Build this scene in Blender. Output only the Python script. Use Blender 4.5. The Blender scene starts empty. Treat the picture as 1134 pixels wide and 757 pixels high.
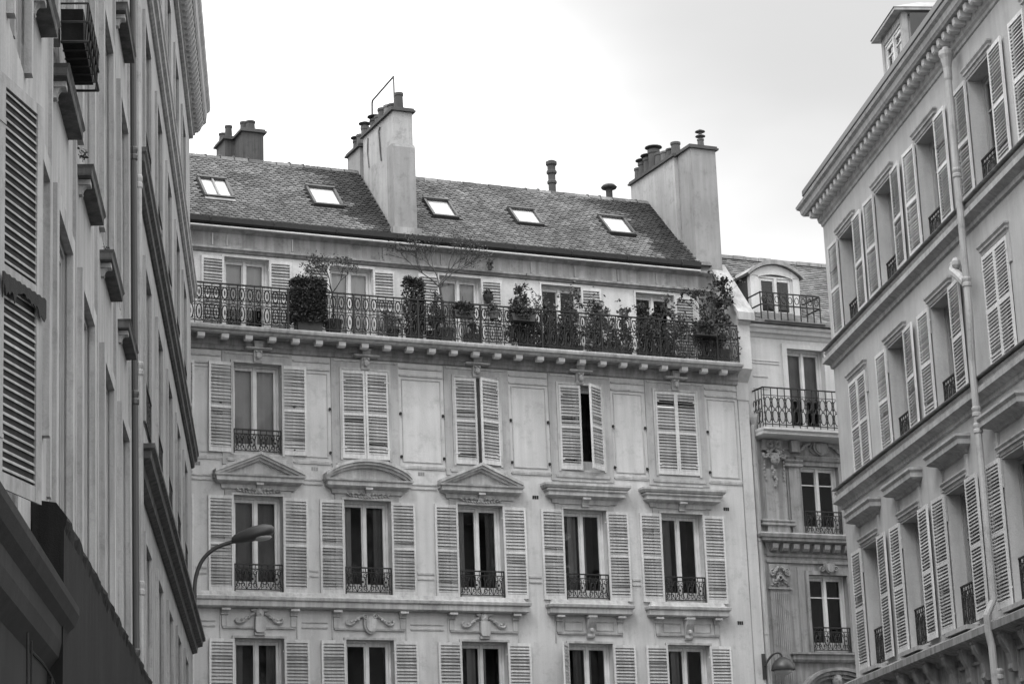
import bpy, math, random
from mathutils import Vector, Matrix
rnd = random.Random(7)
sc = bpy.context.scene
COL = sc.collection
EYE = 1.6
def Z(r): return r + EYE

# ------------------------------------------------------------------ materials
def new_mat(name):
    m = bpy.data.materials.new(name); m.use_nodes = True
    nt = m.node_tree; nt.nodes.clear()
    o = nt.nodes.new('ShaderNodeOutputMaterial')
    p = nt.nodes.new('ShaderNodeBsdfPrincipled')
    nt.links.new(p.outputs[0], o.inputs[0])
    return m, nt, p, o
def N(nt, t, **kw):
    n = nt.nodes.new('ShaderNode' + t)
    for k, v in kw.items():
        if k.startswith('i_'):
            key = k[2:]
            key = int(key) if key.isdigit() else key.replace('_', ' ')
            n.inputs[key].default_value = v
        else: setattr(n, k, v)
    return n
def g(v): return (v, v, v, 1)
def surf(name, base, rough=.85, lo=.82, hi=1.12, streak=.25, scale=1.0, bump=.25, grain=.08, spec=.25, metal=0, island=0, objrand=0, dirt=0, fine=38):
    """grey procedural surface: broad mottling, run-off streaks, fine grain and bump"""
    m, nt, p, o = new_mat(name); L = nt.links.new
    tc = N(nt, 'TexCoord')
    n1 = N(nt, 'TexNoise', i_Scale=.55*scale, i_Detail=6., i_Roughness=.62); L(tc.outputs['Object'], n1.inputs['Vector'])
    r1 = N(nt, 'MapRange'); r1.inputs[1].default_value=.3; r1.inputs[2].default_value=.7; r1.inputs[3].default_value=lo; r1.inputs[4].default_value=hi
    L(n1.outputs[0], r1.inputs[0]); val = r1.outputs[0]
    def mul(a, b):
        x = N(nt, 'Math', operation='MULTIPLY'); L(a, x.inputs[0]); L(b, x.inputs[1]); return x.outputs[0]
    if streak:
        mp = N(nt, 'Mapping'); mp.inputs['Scale'].default_value = (5*scale, 5*scale, .35*scale); L(tc.outputs['Object'], mp.inputs[0])
        n2 = N(nt, 'TexNoise', i_Scale=1., i_Detail=5., i_Roughness=.6); L(mp.outputs[0], n2.inputs['Vector'])
        r2 = N(nt, 'MapRange'); r2.inputs[1].default_value=.38; r2.inputs[2].default_value=.62; r2.inputs[3].default_value=1-streak; r2.inputs[4].default_value=1+streak*.25
        L(n2.outputs[0], r2.inputs[0]); val = mul(val, r2.outputs[0])
    n3 = N(nt, 'TexNoise', i_Scale=fine*scale, i_Detail=4., i_Roughness=.7); L(tc.outputs['Object'], n3.inputs['Vector'])
    r3 = N(nt, 'MapRange'); r3.inputs[1].default_value=.3; r3.inputs[2].default_value=.7; r3.inputs[3].default_value=1-grain; r3.inputs[4].default_value=1+grain
    L(n3.outputs[0], r3.inputs[0]); val = mul(val, r3.outputs[0])
    if dirt:
        n4 = N(nt, 'TexNoise', i_Scale=2.3*scale, i_Detail=8., i_Roughness=.75); L(tc.outputs['Object'], n4.inputs['Vector'])
        r4 = N(nt, 'MapRange'); r4.inputs[1].default_value=.52; r4.inputs[2].default_value=.68; r4.inputs[3].default_value=1; r4.inputs[4].default_value=1-dirt
        L(n4.outputs[0], r4.inputs[0]); val = mul(val, r4.outputs[0])
    if island:
        ge = N(nt, 'NewGeometry'); r5 = N(nt, 'MapRange'); r5.inputs[3].default_value=1-island; r5.inputs[4].default_value=1+island
        L(ge.outputs['Random Per Island'], r5.inputs[0]); val = mul(val, r5.outputs[0])
    if objrand:
        oi = N(nt, 'ObjectInfo'); r6 = N(nt, 'MapRange'); r6.inputs[3].default_value=1-objrand; r6.inputs[4].default_value=1+objrand
        L(oi.outputs['Random'], r6.inputs[0]); val = mul(val, r6.outputs[0])
    mm = N(nt, 'Math', operation='MULTIPLY'); L(val, mm.inputs[0]); mm.inputs[1].default_value = base
    L(mm.outputs[0], p.inputs['Base Color'])
    p.inputs['Roughness'].default_value = rough; p.inputs['Specular IOR Level'].default_value = spec; p.inputs['Metallic'].default_value = metal
    if bump:
        bp = N(nt, 'Bump'); bp.inputs['Strength'].default_value = bump; bp.inputs['Distance'].default_value = .02
        L(n3.outputs[0], bp.inputs['Height']); L(bp.outputs[0], p.inputs['Normal'])
    return m
M = {}
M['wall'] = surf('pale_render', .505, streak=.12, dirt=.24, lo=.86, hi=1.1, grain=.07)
M['trim'] = surf('pale_stone_trim', .43, streak=.24, dirt=.30, scale=1.6)
M['panel'] = surf('grey_stone_surround', .36, streak=.18, dirt=.24, scale=1.4)
M['attic'] = surf('attic_render', .56, streak=.12, dirt=.14)
M['fascia'] = surf('weathered_fascia_and_shade', .27, streak=.3, dirt=.4, scale=1.3)  # weathered bands, and the shade painted under the balcony slab
M['midwall'] = surf('midwall', .40, streak=.25, dirt=.3)
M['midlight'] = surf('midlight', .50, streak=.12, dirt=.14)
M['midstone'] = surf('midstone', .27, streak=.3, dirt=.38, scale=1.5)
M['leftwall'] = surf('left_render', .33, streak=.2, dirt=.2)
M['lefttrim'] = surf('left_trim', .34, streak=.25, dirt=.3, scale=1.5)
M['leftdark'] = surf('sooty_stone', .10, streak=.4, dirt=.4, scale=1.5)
M['rightwall'] = surf('right_render', .40, streak=.10, dirt=.10)
M['righttrim'] = surf('right_trim', .36, streak=.22, dirt=.25, scale=1.5)
M['rightdark'] = surf('right_sooty_stone', .24, streak=.35, dirt=.35, scale=1.5)
M['chim'] = surf('chimney_render', .25, streak=.14, dirt=.25, scale=1.5)
M['chimside'] = surf('chimney_render_pale', .33, streak=.14, dirt=.35, scale=1.2)
M['cap'] = surf('sooty_cap', .07, streak=.2, dirt=.2)
M['pot'] = surf('sooty_terracotta', .075, streak=.2, lo=.6, hi=1.5, objrand=.4)
M['paint'] = surf('white_shutter_paint', .56, rough=.55, streak=.16, grain=.1, dirt=.25, scale=2.2, objrand=.08, bump=.08, spec=.35)
M['louvre'] = surf('louvre_paint', .33, rough=.65, streak=.2, grain=.12, dirt=.3, scale=2.2, objrand=.12, bump=.1, spec=.2, island=.28)
M['leftlouvre'] = surf('grey_louvre', .24, rough=.6, streak=.25, dirt=.3, scale=2, bump=.1, island=.15)
M['frame'] = surf('window_frame_paint', .62, rough=.5, streak=.15, grain=.05, scale=3, objrand=.12, bump=0, spec=.35)
M['greyframe'] = surf('grey_frame_paint', .30, rough=.6, streak=.15, grain=.05, scale=3, objrand=.12, bump=0)
M['leftpaint'] = surf('grey_shutter_paint', .27, rough=.6, streak=.25, dirt=.3, scale=2, bump=.1, spec=.3)
M['iron'] = surf('wrought_iron', .016, rough=.6, streak=.2, bump=0, spec=.4)
M['zinc'] = surf('zinc_sheet', .30, rough=.5, metal=.4, streak=.3, dirt=.2, bump=.05)
M['zincpipe'] = surf('zinc_pipe', .33, rough=.55, metal=.2, streak=.3, dirt=.3, bump=.05, scale=2)
M['palepipe'] = surf('painted_pipe', .36, rough=.5, streak=.25, dirt=.25, bump=.05, scale=2)
M['darkmetal'] = surf('dark_metal', .04, rough=.45, streak=.1, bump=0, spec=.5)
M['interior'] = surf('dim_room', .06, streak=0, bump=0)
M['curtain'] = surf('net_curtain', .28, streak=0, bump=0, objrand=.5, scale=2)
M['drape'] = surf('heavy_drape', .2, streak=0, bump=0, objrand=.5, scale=2)
M['palecurtain'] = surf('pale_curtain', .5, streak=0, bump=0, objrand=.2, scale=2)
M['blind'] = surf('white_blind', .85, streak=0, bump=0)
M['leaf'] = surf('leaf', .06, rough=.6, streak=0, lo=.6, hi=1.5, bump=0, island=.6, spec=.3)
M['darkleaf'] = surf('dark_leaf', .03, rough=.6, streak=0, lo=.6, hi=1.5, bump=0, island=.6, spec=.3)
M['paleleaf'] = surf('pale_leaf', .13, rough=.6, streak=0, lo=.6, hi=1.5, bump=0, island=.7, spec=.3)
M['bark'] = surf('bark', .05, streak=.2, bump=.2, scale=4)
M['clay'] = surf('clay_pot', .07, streak=.2, objrand=.5)
M['asphalt'] = surf('asphalt', .05, streak=0, scale=1, fine=60)
M['paving'] = surf('paving', .22, streak=0, scale=1)
M['kerb'] = surf('kerb_granite', .3, streak=0)
M['ground'] = surf('ground_dust', .12, streak=0)
M['awning'] = surf('dark_canvas', .009, rough=.9, streak=.5, lo=.6, hi=1.5, bump=.3, scale=2)
M['shopwood'] = surf('dark_shop_joinery', .014, rough=.6, streak=.4, bump=.05, scale=2)
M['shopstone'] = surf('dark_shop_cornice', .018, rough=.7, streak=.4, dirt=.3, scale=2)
M['lens'] = surf('lamp_lens', .35, rough=.3, streak=0, bump=0)
M['brickred'] = surf('dark_brick', .07, streak=.3, dirt=.3, scale=3, bump=.4)

def glassmat():
    m, nt, p, o = new_mat('window_glass'); nt.nodes.remove(p); L = nt.links.new
    t = N(nt, 'BsdfTransparent'); t.inputs[0].default_value = g(.8)
    gl = N(nt, 'BsdfGlossy'); gl.inputs['Roughness'].default_value = .03; gl.inputs[0].default_value = g(.9)
    tc = N(nt, 'TexCoord'); no = N(nt, 'TexNoise', i_Scale=1.7, i_Detail=1.); L(tc.outputs['Object'], no.inputs['Vector'])
    bp = N(nt, 'Bump'); bp.inputs['Strength'].default_value = .25; bp.inputs['Distance'].default_value = .02; L(no.outputs[0], bp.inputs['Height']); L(bp.outputs[0], gl.inputs['Normal'])
    f = N(nt, 'Fresnel'); f.inputs[0].default_value = 1.5
    x = N(nt, 'MixShader'); L(f.outputs[0], x.inputs[0]); L(t.outputs[0], x.inputs[1]); L(gl.outputs[0], x.inputs[2]); L(x.outputs[0], o.inputs[0])
    return m
M['glass'] = glassmat()
def tilemat(name, base, courses=False):
    m, nt, p, o = new_mat(name); L = nt.links.new
    at = N(nt, 'Attribute', attribute_name='tone'); ge = N(nt, 'NewGeometry'); tc = N(nt, 'TexCoord')
    r = N(nt, 'MapRange'); r.inputs[3].default_value = .68; r.inputs[4].default_value = 1.35; L(ge.outputs['Random Per Island'], r.inputs[0])
    n1 = N(nt, 'TexNoise', i_Scale=1.1, i_Detail=6., i_Roughness=.7); L(tc.outputs['Object'], n1.inputs['Vector'])
    r1 = N(nt, 'MapRange'); r1.inputs[1].default_value=.35; r1.inputs[2].default_value=.68; r1.inputs[3].default_value=.65; r1.inputs[4].default_value=1.45; L(n1.outputs[0], r1.inputs[0])
    n2 = N(nt, 'TexNoise', i_Scale=22., i_Detail=4., i_Roughness=.7); L(tc.outputs['Object'], n2.inputs['Vector'])
    r2 = N(nt, 'MapRange'); r2.inputs[1].default_value=.3; r2.inputs[2].default_value=.7; r2.inputs[3].default_value=.65; r2.inputs[4].default_value=1.35; L(n2.outputs[0], r2.inputs[0])
    v = None
    for s in (at.outputs['Fac'], r.outputs[0], r1.outputs[0], r2.outputs[0]):
        if v is None: v = s; continue
        x = N(nt, 'Math', operation='MULTIPLY'); L(v, x.inputs[0]); L(s, x.inputs[1]); v = x.outputs[0]
    x = N(nt, 'Math', operation='MULTIPLY'); L(v, x.inputs[0]); x.inputs[1].default_value = base; L(x.outputs[0], p.inputs['Base Color'])
    p.inputs['Roughness'].default_value = .8; p.inputs['Specular IOR Level'].default_value = .3
    return m
M['tile'] = tilemat('roof_tiles', .098)

# ------------------------------------------------------------------ mesh builder
class MB:
    def __init__(s): s.v = []; s.f = []; s.t = []; s.mi = []; s.cur = 0
    def add(s, vs, fs, tone=None):
        k = len(s.v); s.v += [tuple(p) for p in vs]; s.f += [tuple(i + k for i in f) for f in fs]
        s.t += [1.0 if tone is None else tone]*len(vs); s.mi += [s.cur]*len(fs)
    def box(s, x0, x1, y0, y1, z0, z1):
        s.add([(x0,y0,z0),(x1,y0,z0),(x1,y1,z0),(x0,y1,z0),(x0,y0,z1),(x1,y0,z1),(x1,y1,z1),(x0,y1,z1)],
              [(0,3,2,1),(4,5,6,7),(0,1,5,4),(1,2,6,5),(2,3,7,6),(3,0,4,7)])
        return s
    def prism(s, poly, a0, a1, ax='x'):
        """polygon extruded along an axis; ax='x': (y,z), ax='y': (x,z), ax='z': (x,y)"""
        n = len(poly)
        def pt(p, a): return (a,p[0],p[1]) if ax == 'x' else ((p[0],a,p[1]) if ax == 'y' else (p[0],p[1],a))
        vs = [pt(p,a0) for p in poly] + [pt(p,a1) for p in poly]
        fs = [tuple(range(n))[::-1], tuple(range(n, 2*n))] + [(i,(i+1)%n,(i+1)%n+n,i+n) for i in range(n)]
        s.add(vs, fs); return s
    def tube(s, pts, r, n=6, closed=False, cap=True):
        pts = [Vector(p) for p in pts]; m = len(pts); rr = r if isinstance(r, (list,tuple)) else [r]*m
        rings = []; prev = None
        for i, p in enumerate(pts):
            if closed: d = pts[(i+1)%m] - pts[i-1]
            else: d = pts[min(i+1,m-1)] - pts[max(i-1,0)]
            if d.length < 1e-9: d = Vector((0,0,1))
            d.normalize()
            ref = prev if prev is not None else (Vector((0,0,1)) if abs(d.z) < .9 else Vector((1,0,0)))
            a = d.cross(ref)
            if a.length < 1e-5: a = d.cross(Vector((0,1,0)))
            a.normalize(); b = a.cross(d); prev = b
            rings.append([p + (a*math.cos(2*math.pi*k/n) + b*math.sin(2*math.pi*k/n))*rr[i] for k in range(n)])
        vs = [q for ring in rings for q in ring]; fs = []
        for i in range(m if closed else m-1):
            j = (i+1) % m
            for k in range(n): fs.append((i*n+k, i*n+(k+1)%n, j*n+(k+1)%n, j*n+k))
        if cap and not closed: fs += [tuple(range(n))[::-1], tuple(range((m-1)*n, m*n))]
        s.add(vs, fs); return s
    def lathe(s, prof, c, n=14):
        """profile of (radius, z) turned round a vertical axis"""
        vs = [(c[0]+r*math.cos(2*math.pi*k/n), c[1]+r*math.sin(2*math.pi*k/n), c[2]+z) for r, z in prof for k in range(n)]
        fs = [(i*n+k, i*n+(k+1)%n, (i+1)*n+(k+1)%n, (i+1)*n+k) for i in range(len(prof)-1) for k in range(n)]
        fs += [tuple(range(n))[::-1], tuple(range((len(prof)-1)*n, len(prof)*n))]
        s.add(vs, fs); return s
    def blob(s, c, r, n=8, m=5):
        rx, ry, rz = r if isinstance(r, (tuple,list)) else (r,r,r)
        vs = [(c[0], c[1], c[2]-rz)]
        for i in range(1, m):
            t = math.pi*i/m
            for k in range(n):
                a = 2*math.pi*k/n; vs.append((c[0]+rx*math.sin(t)*math.cos(a), c[1]+ry*math.sin(t)*math.sin(a), c[2]-rz*math.cos(t)))
        vs.append((c[0],c[1],c[2]+rz)); fs = []
        for k in range(n): fs.append((0, 1+(k+1)%n, 1+k)); fs.append((len(vs)-1, 1+(m-2)*n+k, 1+(m-2)*n+(k+1)%n))
        for i in range(m-2):
            for k in range(n): fs.append((1+i*n+k, 1+i*n+(k+1)%n, 1+(i+1)*n+(k+1)%n, 1+(i+1)*n+k))
        s.add(vs, fs); return s
    def mold(s, x0, x1, prof, y0=0., l=1, r=1, e=.03):
        """moulding along x with mitred returns; prof = (projection, z) from bottom to top"""
        vs = []
        for p, z in prof:
            vs += [(x0-p*l, y0+e, z), (x0-p*l, y0-p, z), (x1+p*r, y0-p, z), (x1+p*r, y0+e, z)]
        fs = []
        for i in range(len(prof)-1):
            for k in range(3): fs.append((i*4+k, i*4+k+1, (i+1)*4+k+1, (i+1)*4+k))
        j = (len(prof)-1)*4; fs += [(3,2,1,0), (j,j+1,j+2,j+3)]
        s.add(vs, fs); return s
    def build(s, name, mat, parent=None, loc=None, rot=None, smooth=False):
        me = bpy.data.meshes.new(name); me.from_pydata(s.v, [], s.f); me.update()
        if not isinstance(mat, tuple) and mat is M.get('tile'):
            at = me.attributes.new('tone', 'FLOAT', 'POINT'); at.data.foreach_set('value', s.t)
        for q in (mat if isinstance(mat, tuple) else (mat,)): me.materials.append(q)
        if any(s.mi): me.polygons.foreach_set('material_index', s.mi)
        if smooth:
            for p in me.polygons: p.use_smooth = True
        o = bpy.data.objects.new(name, me); COL.objects.link(o)
        if parent: o.parent = parent
        if loc: o.location = loc
        if rot: o.rotation_euler = rot
        return o
def inst(src, parent, loc, rot=(0,0,0), scale=None):
    o = src.copy(); COL.objects.link(o); o.parent = parent; o.location = loc; o.rotation_euler = rot
    if scale: o.scale = scale
    return o
def tag(o, label=None, cat=None, group=None, kind=None):
    if label: o['label'] = label
    if cat: o['category'] = cat
    if group: o['group'] = group
    if kind: o['kind'] = kind
    return o
def empty(name, loc=(0,0,0), rot=(0,0,0)):
    o = bpy.data.objects.new(name, None); COL.objects.link(o); o.location = loc; o.rotation_euler = rot
    o.empty_display_size = .3; return o
def smoothpts(pts, k=6):
    """Catmull-Rom through the points"""
    P = [Vector(p) for p in pts]; P = [2*P[0]-P[1]] + P + [2*P[-1]-P[-2]]; out = []
    for i in range(1, len(P)-2):
        for j in range(k):
            t = j/k; a,b,c,d = P[i-1],P[i],P[i+1],P[i+2]
            out.append(.5*((2*b)+(c-a)*t+(2*a-5*b+4*c-d)*t*t+(3*b-a-3*c+d)*t**3))
    out.append(P[-2]); return out

# ------------------------------------------------------------------ wall with openings
def wall_holes(x0, x1, z0, z1, holes, y=0., depth=.28):
    """front sheet at y with rectangular openings (hx0,hx1,hz0,hz1) and their reveals"""
    mb = MB()
    xs = sorted(set([x0,x1]+[h[0] for h in holes]+[h[1] for h in holes]))
    zs = sorted(set([z0,z1]+[h[2] for h in holes]+[h[3] for h in holes]))
    xs = [x for x in xs if x0 <= x <= x1]; zs = [z for z in zs if z0 <= z <= z1]
    idx = {}; vs = []; fs = []
    def vi(x, z):
        if (x,z) not in idx: idx[(x,z)] = len(vs); vs.append((x,y,z))
        return idx[(x,z)]
    for i in range(len(xs)-1):
        for j in range(len(zs)-1):
            cx, cz = (xs[i]+xs[i+1])/2, (zs[j]+zs[j+1])/2
            if any(h[0] < cx < h[1] and h[2] < cz < h[3] for h in holes): continue
            fs.append((vi(xs[i],zs[j]), vi(xs[i+1],zs[j]), vi(xs[i+1],zs[j+1]), vi(xs[i],zs[j+1])))
    mb.add(vs, fs)
    for a,b,c,d in holes:
        f, k = y, y+depth
        mb.add([(a,f,c),(b,f,c),(b,f,d),(a,f,d),(a,k,c),(b,k,c),(b,k,d),(a,k,d)], [(0,4,5,1),(1,5,6,2),(2,6,7,3),(3,7,4,0)])
    return mb

# ------------------------------------------------------------------ windows, shutters, guard rails (meshes shared between copies)
CACHE = {}
def mesh_once(key, fn):
    if key not in CACHE: CACHE[key] = fn()
    return CACHE[key]
def place(key, fn, name, mat, parent, loc=(0,0,0), rot=(0,0,0), smooth=False):
    """link an object using a cached mesh"""
    if key not in CACHE:
        o = fn().build(name, mat, parent, loc, rot, smooth); CACHE[key] = o.data; return o
    o = bpy.data.objects.new(name, CACHE[key]); COL.objects.link(o); o.parent = parent; o.location = loc; o.rotation_euler = rot
    return o
def window(parent, x, z, w, h, style='dark', bars=0, y=.0, rev=.20, rail=None, railh=.58, framemat='frame', name='window'):
    """casement window set back in its opening: frame (thing's part) > pane, curtain, interior, guard_rail"""
    def fr():
        b = MB(); a = w/2; t = .05
        b.box(-a, -a+t, rev, rev+.09, 0, h).box(a-t, a, rev, rev+.09, 0, h).box(-a+t, a-t, rev, rev+.09, h-t, h).box(-a+t, a-t, rev, rev+.09, 0, .07)
        for s_ in (-1, 1):                                   # the two leaves
            xa, xb = (-a+t+.004, -.002) if s_ < 0 else (.002, a-t-.004)
            b.box(xa, xa+.06, rev+.02, rev+.075, .075, h-t-.005).box(xb-.06, xb, rev+.02, rev+.075, .075, h-t-.005)
            b.box(xa+.06, xb-.06, rev+.02, rev+.075, h-t-.075, h-t-.005).box(xa+.06, xb-.06, rev+.02, rev+.075, .075, .26)
            for k in range(bars):
                zz = .26 + (h-.38)*(k+1)/(bars+1) + (.35 if bars == 1 else 0)
                b.box(xa+.06, xb-.06, rev+.03, rev+.065, zz-.014, zz+.014)
        b.box(-.035, .035, rev-.012, rev+.02, .07, h-t)       # cover strip
        return b
    f = place(('fr',w,h,rev,bars,framemat), fr, name, M[framemat], parent, (x, y, z))
    place(('gl',w,h,rev), lambda: glazing(w,h,rev), 'pane', M['glass'], f)
    def room():
        b = MB(); a = w/2+.25; d0 = rev+.10; d1 = rev+1.1; k = h+.1
        b.add([(-a,d0,-.02),(a,d0,-.02),(a,d1,-.02),(-a,d1,-.02),(-a,d0,k),(a,d0,k),(a,d1,k),(-a,d1,k)], [(0,1,2,3),(4,7,6,5),(1,5,6,2),(2,6,7,3),(3,7,4,0)])
        return b
    place(('rm',w,h,rev), room, 'interior', M['interior'], f)
    def cloth(xa, xb, zb, amp, seed):
        b = MB(); n = max(6, int((xb-xa)/.035)); R = random.Random(seed); ph = R.random()*6; vs = []; fs = []
        for i in range(n+1):
            t = i/n; xx = xa+(xb-xa)*t; yy = rev+.15+amp*math.sin(ph+t*n*.95)+amp*.4*math.sin(t*n*.37+ph*2)
            vs += [(xx, yy, zb), (xx+.01*math.sin(i), yy, h-.04)]
        for i in range(n): fs.append((2*i, 2*i+2, 2*i+3, 2*i+1))
        b.add(vs, fs); return b
    a = w/2-.03
    if style == 'net': place(('cu',w,h,style), lambda: cloth(-a, a, .08, .02, 3), 'curtain', M['curtain'], f)
    elif style == 'pale': place(('cu',w,h,style), lambda: cloth(-a, a, .08, .02, 5), 'curtain', M['palecurtain'], f)
    elif style == 'left': place(('cu',w,h,style), lambda: cloth(-a, -a*.25, .08, .025, 7), 'curtain', M['drape'], f)
    elif style == 'sides':
        place(('cu',w,h,'s1'), lambda: cloth(-a, -a*.5, .08, .03, 9), 'curtain', M['drape'], f)
        place(('cu',w,h,'s2'), lambda: cloth(a*.5, a, .08, .03, 10), 'curtain', M['drape'], f)
    elif style == 'middle':
        place(('cu',w,h,'m1'), lambda: cloth(-a*.55, -a*.12, .08, .03, 11), 'curtain', M['curtain'], f)
        place(('cu',w,h,'m2'), lambda: cloth(a*.05, a*.35, .08, .03, 12), 'curtain', M['curtain'], f)
    elif style == 'half': place(('cu',w,h,style), lambda: cloth(-a, a, h*.42, .012, 13), 'curtain', M['palecurtain'], f)
    if rail:
        place(('rail',w,rail,railh), lambda: guard(w, railh, rail), 'guard_rail', M['iron'], f, (0, -.02 if rail != 'inset' else .13, 0))
    return f
def glazing(w, h, rev):
    b = MB(); b.add([(-w/2+.05,rev+.05,.1),(w/2-.05,rev+.05,.1),(w/2-.05,rev+.05,h-.06),(-w/2+.05,rev+.05,h-.06)],[(0,1,2,3)]); return b
def ring(b, cx, cz, rx, rz, y=0, r=.009, n=12, sides=4, a0=0, a1=2*math.pi):
    full = abs(a1-a0) > 6.2
    k = n if full else n+1
    pts = [(cx+rx*math.cos(a0+(a1-a0)*i/n), y, cz+rz*math.sin(a0+(a1-a0)*i/n)) for i in range(k)]
    b.tube(pts, r, sides, closed=full)
def scroll(b, x, z, R, turn, y=0, r=.009, flip=1, start=0):
    pts = []
    for i in range(13):
        t = i/12; a = start + flip*turn*t*2*math.pi; q = R*(1-.78*t)
        pts.append((x+q*math.cos(a), y, z+q*math.sin(a)))
    b.tube(pts, r, 4)
def guard(w, h, kind):
    b = MB(); a = w/2-.015
    b.box(-a, a, -.02, .02, h-.03, h).box(-a, a, -.012, .012, h-.125, h-.105).box(-a, a, -.012, .012, .04, .06)
    for xx in (-a, a-.02): b.box(xx, xx+.02, -.012, .012, 0, h-.03)
    n = max(4, int(round(w/.15)))
    for i in range(n):
        cx = -a + 2*a*(i+.5)/n
        b.box(cx-.007, cx+.007, -.008, .008, h-.11, h-.03)
    if kind in ('fine', 'inset'):
        for i in range(n+2):
            cx = -a + 2*a*(i+.5)/(n+2); b.box(cx-.006, cx+.006, -.006, .006, .05, h-.11)
    k = max(3, int(round(w/.27)))
    hz = h-.17
    for i in range(k):
        cx = -a + 2*a*(i+.5)/k; q = 2*a/k*.5
        ring(b, cx, .06+hz*.5, q*.42, hz*.26)
        for s_ in (-1,1):
            scroll(b, cx+s_*q*.5, .06+hz*.80, q*.42, 1.1, flip=s_, start=math.pi/2)
            scroll(b, cx+s_*q*.5, .06+hz*.20, q*.42, 1.1, flip=-s_, start=-math.pi/2)
            b.tube([(cx+s_*q*.95,0,.06),(cx+s_*q*.55,0,.06+hz*.25),(cx+s_*q*.4,0,.06+hz*.5),(cx+s_*q*.55,0,.06+hz*.75),(cx+s_*q*.95,0,.06+hz)], .008, 4)
        b.blob((cx,0,.06+hz*.5), (.025,.02,.03), 6, 4)
    return b
def shutter_mesh(w, h, pitch=.068, mid=.5, fr=.05, lean=.42, depth=.038, var=0):
    """louvred leaf hinged at x=0, extending to +x; louvres are its surface pattern"""
    b = MB(); d = depth; Q = random.Random(100+var)
    b.box(0, fr, -d, 0, 0, h).box(w-fr, w, -d, 0, 0, h)
    b.box(fr, w-fr, -d+.002, -.002, h-.075, h).box(fr, w-fr, -d+.002, -.002, 0, .10).box(fr, w-fr, -d+.002, -.002, h*mid-.032, h*mid+.032)
    b.cur = 1
    for za, zb in ((.10, h*mid-.032), (h*mid+.032, h-.075)):
        n = int((zb-za)/pitch); st = (zb-za)/n
        for i in range(n):
            zz = za+st*(i+.5)+Q.uniform(-.002,.002); t = .0045; dz = st*lean*(1+Q.uniform(-.12,.12)); sg = Q.uniform(-.003,.003)
            if Q.random() < .05: dz *= Q.choice((.2, 1.7)); sg = Q.uniform(-.02,.02)
            # louvre slopes down and out
            b.add([(fr-.004,-d+.004,zz-dz-t),(w-fr+.004,-d+.004,zz-dz-t+sg),(w-fr+.004,-.004,zz+dz-t+sg),(fr-.004,-.004,zz+dz-t),
                   (fr-.004,-d+.004,zz-dz+t),(w-fr+.004,-d+.004,zz-dz+t+sg),(w-fr+.004,-.004,zz+dz+t+sg),(fr-.004,-.004,zz+dz+t)],
                  [(0,3,2,1),(4,5,6,7),(0,1,5,4),(1,2,6,5),(2,3,7,6),(3,0,4,7)])
    b.cur = 0
    # hinge straps
    for zz in (h*.12, h*.88): b.box(-.02, .10, -d-.006, -d+.001, zz-.015, zz+.015)
    return b
def shutter(parent, hx, z, w, h, side, ang=180, y=-.02, mat='paint', pitch=.068, **kw):
    """side=-1: hinged on the left jamb, +1: right jamb; ang 0 closed, 180 folded flat on the wall"""
    if 60 < ang: kw = dict(kw, lean=-kw.get('lean', .42))
    kw = dict(kw, var=rnd.randrange(5))
    key = ('sh', w, h, mat, pitch) + tuple(sorted(kw.items()))
    a = math.radians(ang)
    jit = math.radians(rnd.uniform(-.35, .35))
    o = place(key, lambda: shutter_mesh(w, h, pitch, **kw), 'shutter', (M[mat], M['louvre' if mat == 'paint' else 'leftlouvre']), parent, (hx, y, z), (0, jit, a if side > 0 else -a))
    if side > 0: o.scale = (-1, 1, 1)
    return o
def pair(parent, c, z, ow, h, sw, state='open', mat='paint', pitch=.068, angs=None, y=-.05, **kw):
    """both leaves of a window of opening width ow centred at c"""
    if angs is None:
        angs = (180-abs(rnd.gauss(0,1.6)), 180-abs(rnd.gauss(0,1.6))) if state == 'open' else (0, 0)
    for s_, an in zip((-1, 1), angs):
        if an is None: continue
        wd = ow/2-.004 if state == 'closed' else sw
        shutter(parent, c+s_*ow/2, z, wd, h, s_, an, y if state == 'open' else -.012, mat, pitch, **kw)

# ------------------------------------------------------------------ ornament helpers
def surround(b, c, z0, z1, ow, t=.16, p=.04, top=.2, y=0):
    """raised flat architrave round an opening"""
    b.box(c-ow/2-t, c-ow/2, y-p, y+.02, z0, z1).box(c+ow/2, c+ow/2+t, y-p, y+.02, z0, z1).box(c-ow/2-t, c+ow/2+t, y-p, y+.02, z1, z1+top)
def frame_line(b, x0, x1, z0, z1, t=.03, p=.02, y=0):
    b.box(x0, x1, y-p, y+.01, z1-t, z1).box(x0, x1, y-p, y+.01, z0, z0+t).box(x0, x0+t, y-p, y+.01, z0+t, z1-t).box(x1-t, x1, y-p, y+.01, z0+t, z1-t)
def console(b, cx, z0, z1, w, p, y=0):
    """scroll bracket, deepest at the top"""
    h = z1-z0; prof = [(y+.01,z0), (y-p*.35,z0), (y-p*.45,z0+h*.08), (y-p*.38,z0+h*.2), (y-p*.5,z0+h*.45), (y-p*.85,z0+h*.7), (y-p,z0+h*.85), (y-p,z1), (y+.01,z1)]
    b.prism(prof, cx-w/2, cx+w/2)
    b.box(cx-w/2-.02, cx+w/2+.02, y-p-.02, y+.01, z1-.05, z1-.002)
def garland(b, cx, cz, w, drop, y, r=.035, n=9, up=False):
    for i in range(n):
        t = i/(n-1)*2-1
        zz = cz - drop*(1-t*t) if not up else cz - drop*t*t
        b.blob((cx+t*w/2, y-r*.6, zz), (r*(1.25-.35*abs(t)), r*.9, r*(1.1-.3*abs(t))), 6, 4)
        if i % 2 == 0: b.blob((cx+t*w/2+r*.7, y-r*.4, zz-r*.9), (r*.55, r*.5, r*.6), 5, 3)
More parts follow.
